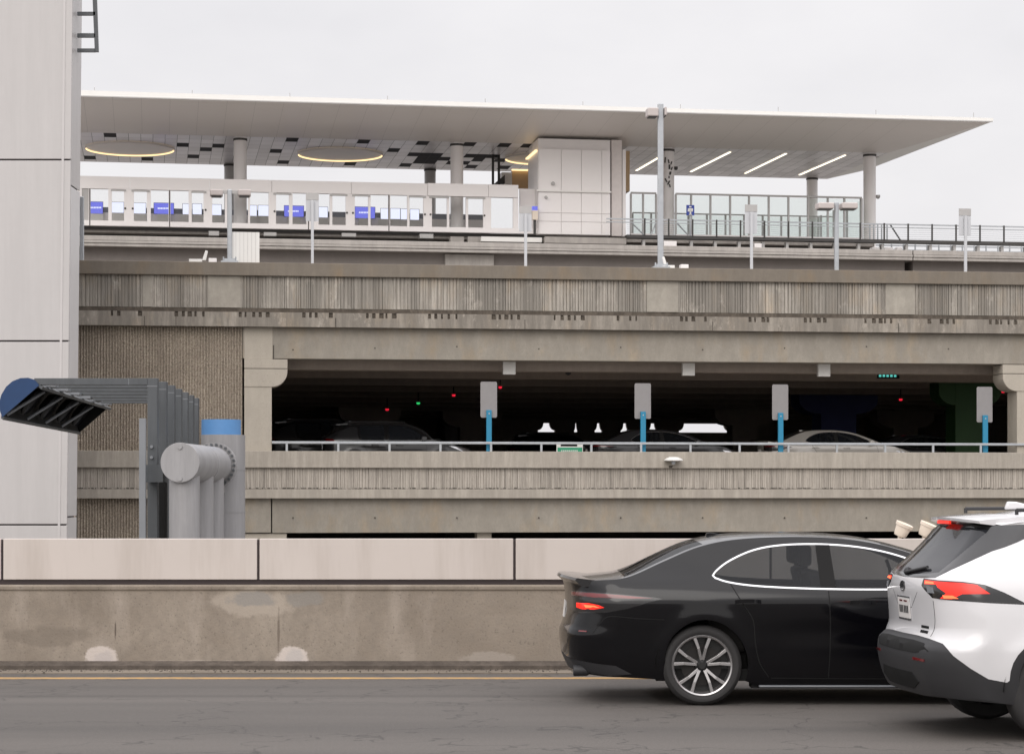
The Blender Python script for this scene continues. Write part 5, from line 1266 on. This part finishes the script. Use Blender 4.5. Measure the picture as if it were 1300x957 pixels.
def make_suv(paint, loc, rz, label, lit=True, group=None):
    L = 4.6; W = .93; wr = .362
    o = thing('white_suv' if paint == M['carwhite'] else 'suv', label, 'car', W0F, loc, group); o.rotation_euler = (0, 0, rz); BASE[o.name] = Vector((0, 0, 0))
    g_ = [(.2, .93), (.35, .955), (.55, .985), (.72, 1.0), (.88, .995), (1.0, .985), (1.08, .972), (1.16, .945), (1.3, .88), (1.42, .825), (1.52, .775), (1.6, .72), (1.7, .64)]
    xr = [(.2, .17), (.32, .07), (.45, .02), (.58, 0), (.66, .01), (.72, .065), (.80, .095), (.95, .085), (1.08, .075), (1.14, .085), (1.2, .13), (1.3, .235), (1.45, .37), (1.56, .44), (1.62, .47)]
    xf = [(.2, .14), (.4, .03), (.6, 0), (.8, .03), (1.0, .14), (1.3, .4)]
    plan = [(0, .965), (.6, .99), (1.3, 1.0), (3.4, 1.0), (4.6, .95)]
    wx = (.97, 3.66)
    def extra(x, y, z, r):
        if r > .6:
            for w in wx:
                d = math.hypot(x-w, z-wr); y += .02*math.exp(-((d-.44)/.11)**2)*sst(.6, 1, r)
            y += .018*math.exp(-((z-(1.02-.05*x))/.05)**2)*sst(.5, 1.0, x)*(1-sst(1.5, 2.2, x))
            y -= .03*math.exp(-((z-.62)/.12)**2)*sst(1.4, 1.9, x)*(1-sst(2.8, 3.3, x))
        return y
    sh = Shell(L, W, .30, .5, g_, xr, xf, (.10, .18), plan, extra)
    s0, s1 = sh.s0, sh.s1
    top = sp([(s0, 1.575), (-.4, 1.572), (0, 1.562), (.35, 1.572), (.7, 1.598), (1.1, 1.622), (1.6, 1.635), (2.2, 1.625), (2.6, 1.58), (2.9, 1.47), (3.2, 1.30), (3.42, 1.13), (3.7, 1.06), (4.1, 1.0), (4.4, .93), (4.75, .86), (s1, .84)], 7)
    bottom = [Vector(p) for p in ((s1, .28), (4.7, .25), (4.3, .24))]+arc(wx[1], wr, .40, -15, 195, 22)+[Vector((3.05, .24)), Vector((1.5, .24))]+arc(wx[0], wr, .40, -15, 195, 22)+[Vector(p) for p in ((.46, .27), (.1, .30), (-.3, .30), (s0, .30))]
    outline = [Vector((p.x, p.y)) for p in top]+bottom
    hg = [Vector(p) for p in ((s0, 1.535), (-.35, 1.53), (.02, 1.515), (-.06, 1.40), (-.14, 1.25), (-.17, 1.205), (-.4, 1.185), (s0, 1.18))]
    dp = [Vector(p) for p in ((s0, 1.56), (-.3, 1.556), (.1, 1.546), (.6, 1.556), (1.1, 1.58), (1.6, 1.592), (2.2, 1.583), (2.58, 1.54), (2.86, 1.44), (3.14, 1.28), (3.32, 1.14), (3.3, 1.09), (2.4, 1.06), (1.35, 1.065), (1.12, 1.12), (1.02, 1.30), (.95, 1.49), (.72, 1.515), (.50, 1.50), (.14, 1.36), (-.05, 1.225), (-.16, 1.165), (-.4, 1.155), (s0, 1.15))]
    win1 = [Vector(p) for p in ((1.22, 1.10), (1.40, 1.09), (1.9, 1.085), (1.9, 1.56), (1.5, 1.56), (1.06, 1.545), (1.10, 1.35))]
    win2 = [Vector(p) for p in ((2.02, 1.085), (2.6, 1.09), (3.1, 1.12), (2.9, 1.34), (2.62, 1.49), (2.4, 1.545), (2.02, 1.56))]
    lamp = [Vector(p) for p in ((-.36, 1.155), (-.10, 1.150), (.10, 1.145), (.26, 1.125), (.42, 1.07), (.58, 1.0), (.62, .982), (.30, .995), (.02, 1.01), (-.18, 1.02), (-.30, 1.07), (-.37, 1.10))]
    red1 = [Vector(p) for p in ((-.33, 1.145), (-.14, 1.142), (-.10, 1.12), (-.32, 1.115))]
    red2 = [Vector(p) for p in ((-.14, 1.142), (.08, 1.138), (.20, 1.125), (.30, 1.062), (.10, 1.058), (.02, 1.02), (-.08, 1.02), (-.02, 1.06), (-.10, 1.10))]
    clad = [Vector(p) for p in ((s0, .735), (-.45, .735), (-.22, .725), (-.02, .70), (.10, .62), (.22, .53), (.34, .455), (.48, .43))]+arc(wx[0], wr, .475, 170, 10, 20)+[Vector((1.5, .40)), Vector((3.0, .40))]+arc(wx[1], wr, .475, 170, 12, 20)+[Vector((4.3, .55)), Vector((4.8, .50)), Vector((s1, .50))]
    clad = clad+[p.copy() for p in bottom]
    regs = [('seam', ribbon(sp([(-.17, 1.0), (-.17, .86), (-.21, .74)], 5), .009)), ('seam', ribbon([(s0, .93), (-.62, .93), (-.46, 1.05)], .006)), ('seam', ribbon(sp([(1.28, 1.06), (1.30, .9), (1.42, .72), (1.47, .42)], 5), .008)), ('seam', ribbon([(1.96, 1.06), (1.96, .41)], .008)),
            ('seam', ribbon(sp([(3.1, 1.09), (3.16, .8), (3.1, .41)], 5), .008)),
            ('clad', clad), ('dpillar', dp), ('hatchglass', hg), ('win', win1), ('win', win2), ('lamp', lamp), ('red', red2), ('red', red1),
            ('headlamp', [Vector(p) for p in ((4.0, .93), (4.4, .89), (4.9, .80), (4.9, .72), (4.4, .76))]), ('grille', [Vector(p) for p in ((5.0, .78), (s1, .78), (s1, .45), (4.9, .42))])]
    regs = [('seam%d' % i if k == 'seam' else k, p) for i, (k, p) in enumerate(regs)]
    ov, rs = skin(sh, outline, regs, .036 if lit else .06)
    emit(sh, ov, rs['body'], 'body', paint, o)
    emit_seams(sh, ov, rs, 'panel_seam', M['black'], o)
    for k, nm, mt, sep in (('clad', 'bumper_cladding', M['plastic'], 0), ('dpillar', 'black_pillar_trim', M['blackgloss'], 0), ('hatchglass', 'rear_window', M['privacy'], 0), ('win', 'side_window', M['privacy'], 1), ('lamp', 'tail_lamp', M['blackgloss'], 1), ('red', 'lamp_glow', M['red_lens'] if not lit else M['em_tail'], 1), ('headlamp', 'headlight', M['chrome'], 1), ('grille', 'grille', M['plastic'], 0)):
        if k not in rs: continue
        for sds in (((-1,), (1,)) if sep else ((-1, 1),)): emit(sh, ov, rs[k], nm, mt, o, sides=sds)
    crown = [(s0, 0), (0, .02), (.5, .045), (2, .05), (3.0, .05), (3.7, .05), (4.5, .03), (s1, 0)]
    top_loft(sh, [(p.x, p.y) for p in top], crown, [('windscreen', M['carglass'], 2.6, 3.42, .9)], o, paint)
    # tailgate spoiler: white blade over black brake light pod
    g = MB(); pr = []; n = 16
    for i in range(n+1):
        t = -1+2*i/n; y = t*.60; xb = .415+.11*t*t; zb = 1.585+.020*(1-t*t)
        for dx, dz in ((.30, .022), (.0, .0), (-.055, -.008), (-.05, -.028), (.05, -.04), (.30, -.01)): pr.append((xb+dx, y, zb+dz))
    m = 6; g.add(pr, [(m*i+a, m*i+(a+1) % m, m*i+m+(a+1) % m, m*i+m+a) for i in range(n) for a in range(m)]+[tuple(range(m)), tuple(range(m*n, m*n+m))]); so = g.build('tailgate_spoiler', paint, o, smooth=True)
    if lit:
        g = MB(); g.box(.366, .372, -.13, .13, 1.585, 1.602) if False else g.box(.385, .40, -.15, .15, 1.548, 1.572); g.build('high_brake_light', M['em_tail'], o)
        patch(sh, [(-.30, 1.137), (-.16, 1.135), (-.15, 1.122), (-.30, 1.12)], 'bright_lens', M['em_hot'], o, .005)
        patch(sh, [(-.05, 1.045), (.03, 1.045), (.07, 1.024), (-.04, 1.022)], 'bright_lens', M['em_hot'], o, .005)
    patch(sh, [(-.27, 1.105), (-.16, 1.095), (-.14, 1.055), (-.25, 1.055)], 'clear_lens', M['greylight'], o, .004)
    patch(sh, [(-.34, .585), (-.14, .58), (-.14, .562), (-.34, .567)], 'reflector', M['red_lens'], o, .006)
    patch(sh, [(s0+.001, .70), (-.45, .70), (-.22, .69), (-.10, .64), (-.30, .615), (s0+.001, .615)], 'bumper_step', M['black'], o, .003)
    patch(sh, [(s0+.001, .47), (-.40, .47), (-.30, .40), (-.45, .345), (s0+.001, .345)], 'skid_plate', M['black'], o, .006)
    pp = [(s0+.001, 1.0-.005), (s0+.155, .995), (s0+.155, .845), (s0+.001, .845)]
    pf = [(s0+.001, 1.01), (s0+.17, 1.01), (s0+.17, .83), (s0+.001, .83)]
    patch(sh, pf, 'plate_frame', M['chrome'], o, .004); patch(sh, pp, 'number_plate', M['plate'], o, .007)
    for sd in (-1, 1):
        for q in (.012, .052, .092):
            patch(sh, [(s0+q, .94), (s0+q+.026, .94), (s0+q+.026, .885), (s0+q, .885)], 'plate_character', M['plastic'], o, .009, sides=(sd,))
        patch(sh, [(s0+.02, .98), (s0+.10, .98), (s0+.10, .968), (s0+.02, .968)], 'plate_caption', M['red_lens'], o, .009, sides=(sd,))
    patch(sh, [(s0+.001+.055*math.sin(math.pi*i/10), 1.085+.038*math.cos(math.pi*i/10)) for i in range(11)], 'emblem', M['blackgloss'], o, .010)
    for z_ in (.80, .765): patch(sh, [(-.42, z_+.012), (-.28, z_+.010), (-.28, z_-.010), (-.42, z_-.008)], 'badge', M['black'], o, .004, sides=(-1,))
    patch(sh, [(s0+.001, 1.065-.02), (s0+.30, 1.06-.02), (-.42, 1.03-.02), (-.40, 1.015-.02), (s0+.30, 1.035-.02), (s0+.001, 1.04-.02)], 'hatch_strip', M['blackgloss'], o, .003) if False else None
    g = MB(); a = sh.P(s0+.02, 1.185); b_ = sh.P(s0+.40, 1.235)
    for (p, q, r_) in ((a+Vector((-.02, 0, 0)), Vector((b_.x-.025, -b_.y, b_.z)), .012),): g.cyl(p, q, r_, seg=10)
    g.lathe([(0, .001), (0, .03), (.03, .032), (.045, .02), (.05, .001)], a+Vector((.02, 0, 0)), (-1, 0, .4), 16); g.build('rear_wiper', M['plastic'], o, smooth=True)
    cabin(o, 2.25, 1.35, .60, 1.62, .77, .25, 3.2)
    for q in (1.62, 2.35): add_handle(sh, o, q, .94, paint)
    mirror_pair(o, 3.0, .90, 1.06, paint, 1.1)
    vents(o, sh, wx, wr, .42)
    g = MB(); g.box(.8, 4.1, -.8, .8, .30, .45); g.build('underbody', M['black'], o)
    for sd in (-1, 1):
        g = MB(); g.cyl((.75, sd*.60, 1.655), (2.5, sd*.60, 1.665), .014, seg=10)
        for x in (.75, 1.6, 2.5): g.cyl((x, sd*.60, 1.62), (x, sd*.60, 1.66), .014, seg=8)
        g.build('roof_rail', M['plastic'], o, smooth=True)
        for x in wx: wheel(o, x, .905, wr, .245, sd, 'six')
    g = MB(); n = 8
    g.prism([(.86, -.022, 1.655), (.88, -.022, 1.715), (.95, -.022, 1.712), (1.06, -.022, 1.685), (1.16, -.022, 1.66)], (0, .044, 0)); g.build('roof_fin', paint, o, bevel=.012, smooth=True)
    return o
PSI = R(6.0)
black = make_sedan(M['carblack'], ((892-650)/F*18.4-1.18, 19.32, 0), 0, 'glossy black sedan with lit tail lamp passing on the near road')
white_suv = make_suv(M['carwhite'], (2.86, 16.55, 0), PSI, 'white sport utility car with black trim and glowing tail lamps at the right edge')
# cars parked on the deck
def wG(u, n): s_ = FG.S(u, n); return FG.world((s_, n, 2.2))
silver = make_sedan(M['cargrey'], tuple(wG(962, 4)), FG.th, 'silver sedan parked on the deck behind the right hand blue post sign', lit=False, group='cars parked on the garage deck')
pm = {M['cargrey']: M['cardark']}
pk = lambda u, n: tuple(wG(u, n))
dup(silver, pk(742, 4.2), 'black sedan parked on the deck in front of the rear daylight slots', matmap=pm)
dup(silver, pk(1085, 9.5), 'dark sedan parked deep behind the silver sedan', matmap=pm)
dup(silver, pk(1120, 14), 'dark sedan parked left of the green column', matmap=pm)
dsuv = make_suv(M['cardark'], pk(330, 9), FG.th, 'dark sport utility car parked at the far left of the deck', lit=False, group='cars parked on the garage deck')
dsuv.scale = (1, 1, 1.1)
dup(dsuv, pk(405, 4.6), 'low black sport utility car parked close behind the rail at the left', sc=(1, 1, .98))
dup(dsuv, pk(640, 25), 'dark sport utility car parked deep behind the left blue post sign')

# ------------------------------------------------------------------ sky, sun, camera
w = bpy.data.worlds.new('World'); scene.world = w; w.use_nodes = True; nt = w.node_tree
bg = nt.nodes['Background']
sky = nd(nt, 'ShaderNodeTexSky'); sky.sky_type = 'NISHITA'; sky.sun_disc = False
SE, SA = R(32), R(198)
sky.sun_elevation = SE; sky.sun_rotation = SA; sky.air_density = 1.5; sky.dust_density = 4
tc = nd(nt, 'ShaderNodeTexCoord'); sx = nd(nt, 'ShaderNodeSeparateXYZ'); L_(nt, tc.outputs['Generated'], sx.inputs[0])
rp = nd(nt, 'ShaderNodeValToRGB'); L_(nt, sx.outputs['Z'], rp.inputs[0])
SKYB = 9.0
e = rp.color_ramp.elements; e[0].position = 0; e[0].color = (.90, .885, .90, 1); e[1].position = .24; e[1].color = (.90, .885, .905, 1)
for p, c in ((.5, (1.45, 1.42, 1.46, 1)), (1.0, (2.3, 2.25, 2.3, 1))):
    q = e.new(p); q.color = c
mp = nd(nt, 'ShaderNodeMapping'); mp.inputs['Scale'].default_value = (1, 1, 2.2); L_(nt, tc.outputs['Generated'], mp.inputs[0])
n1 = nd(nt, 'ShaderNodeTexNoise'); n1.inputs['Scale'].default_value = 4.2; n1.inputs['Detail'].default_value = 5; n1.inputs['Roughness'].default_value = .55; L_(nt, mp.outputs[0], n1.inputs['Vector'])
cl = ramp(nt, n1.outputs['Fac'], .3, .7, (.925, .925, .935, 1), (1.07, 1.065, 1.06, 1))
cloud = mix(nt, 1.0, rp.outputs[0], cl, 'MULTIPLY')
back = ramp(nt, nd(nt, 'ShaderNodeMath', operation='MULTIPLY').outputs[0], 0, .6, (1, 1, 1, 1), (1.25, 1.24, 1.22, 1))   # extra sky brightness added behind the viewer to light the station walls
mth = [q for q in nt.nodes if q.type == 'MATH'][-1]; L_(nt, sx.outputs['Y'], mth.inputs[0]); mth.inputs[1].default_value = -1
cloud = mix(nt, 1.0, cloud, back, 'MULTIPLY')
sc_ = mix(nt, 1.0, cloud, (10.0, 10.0, 10.0), 'MULTIPLY')
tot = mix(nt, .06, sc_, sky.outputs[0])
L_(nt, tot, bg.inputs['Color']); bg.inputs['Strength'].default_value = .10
sun = bpy.data.objects.new('sun', bpy.data.lights.new('sun', 'SUN')); col.objects.link(sun)
sun.data.energy = 1.05; sun.data.angle = R(45); sun.data.color = (1, .955, .90)
sd = Vector((math.sin(SA)*math.cos(SE), math.cos(SA)*math.cos(SE), math.sin(SE)))   # towards the sun
sun.rotation_euler = sd.to_track_quat('Z', 'Y').to_euler()
cam = bpy.data.objects.new('camera', bpy.data.cameras.new('camera')); col.objects.link(cam); scene.camera = cam
cam.location = (0, 0, EYE); cam.rotation_euler = (R(90), 0, 0)
cam.data.sensor_width = 36; cam.data.lens = F/1300*36; cam.data.shift_y = (HV-478.5)/1300; cam.data.clip_start = .3; cam.data.clip_end = 4000
vs_ = scene.view_settings; vs_.view_transform = 'Standard'; vs_.look = 'None'; vs_.exposure = 0; vs_.gamma = 1; vs_.use_curve_mapping = False
scene.cycles.max_bounces = 8; scene.cycles.transparent_max_bounces = 24
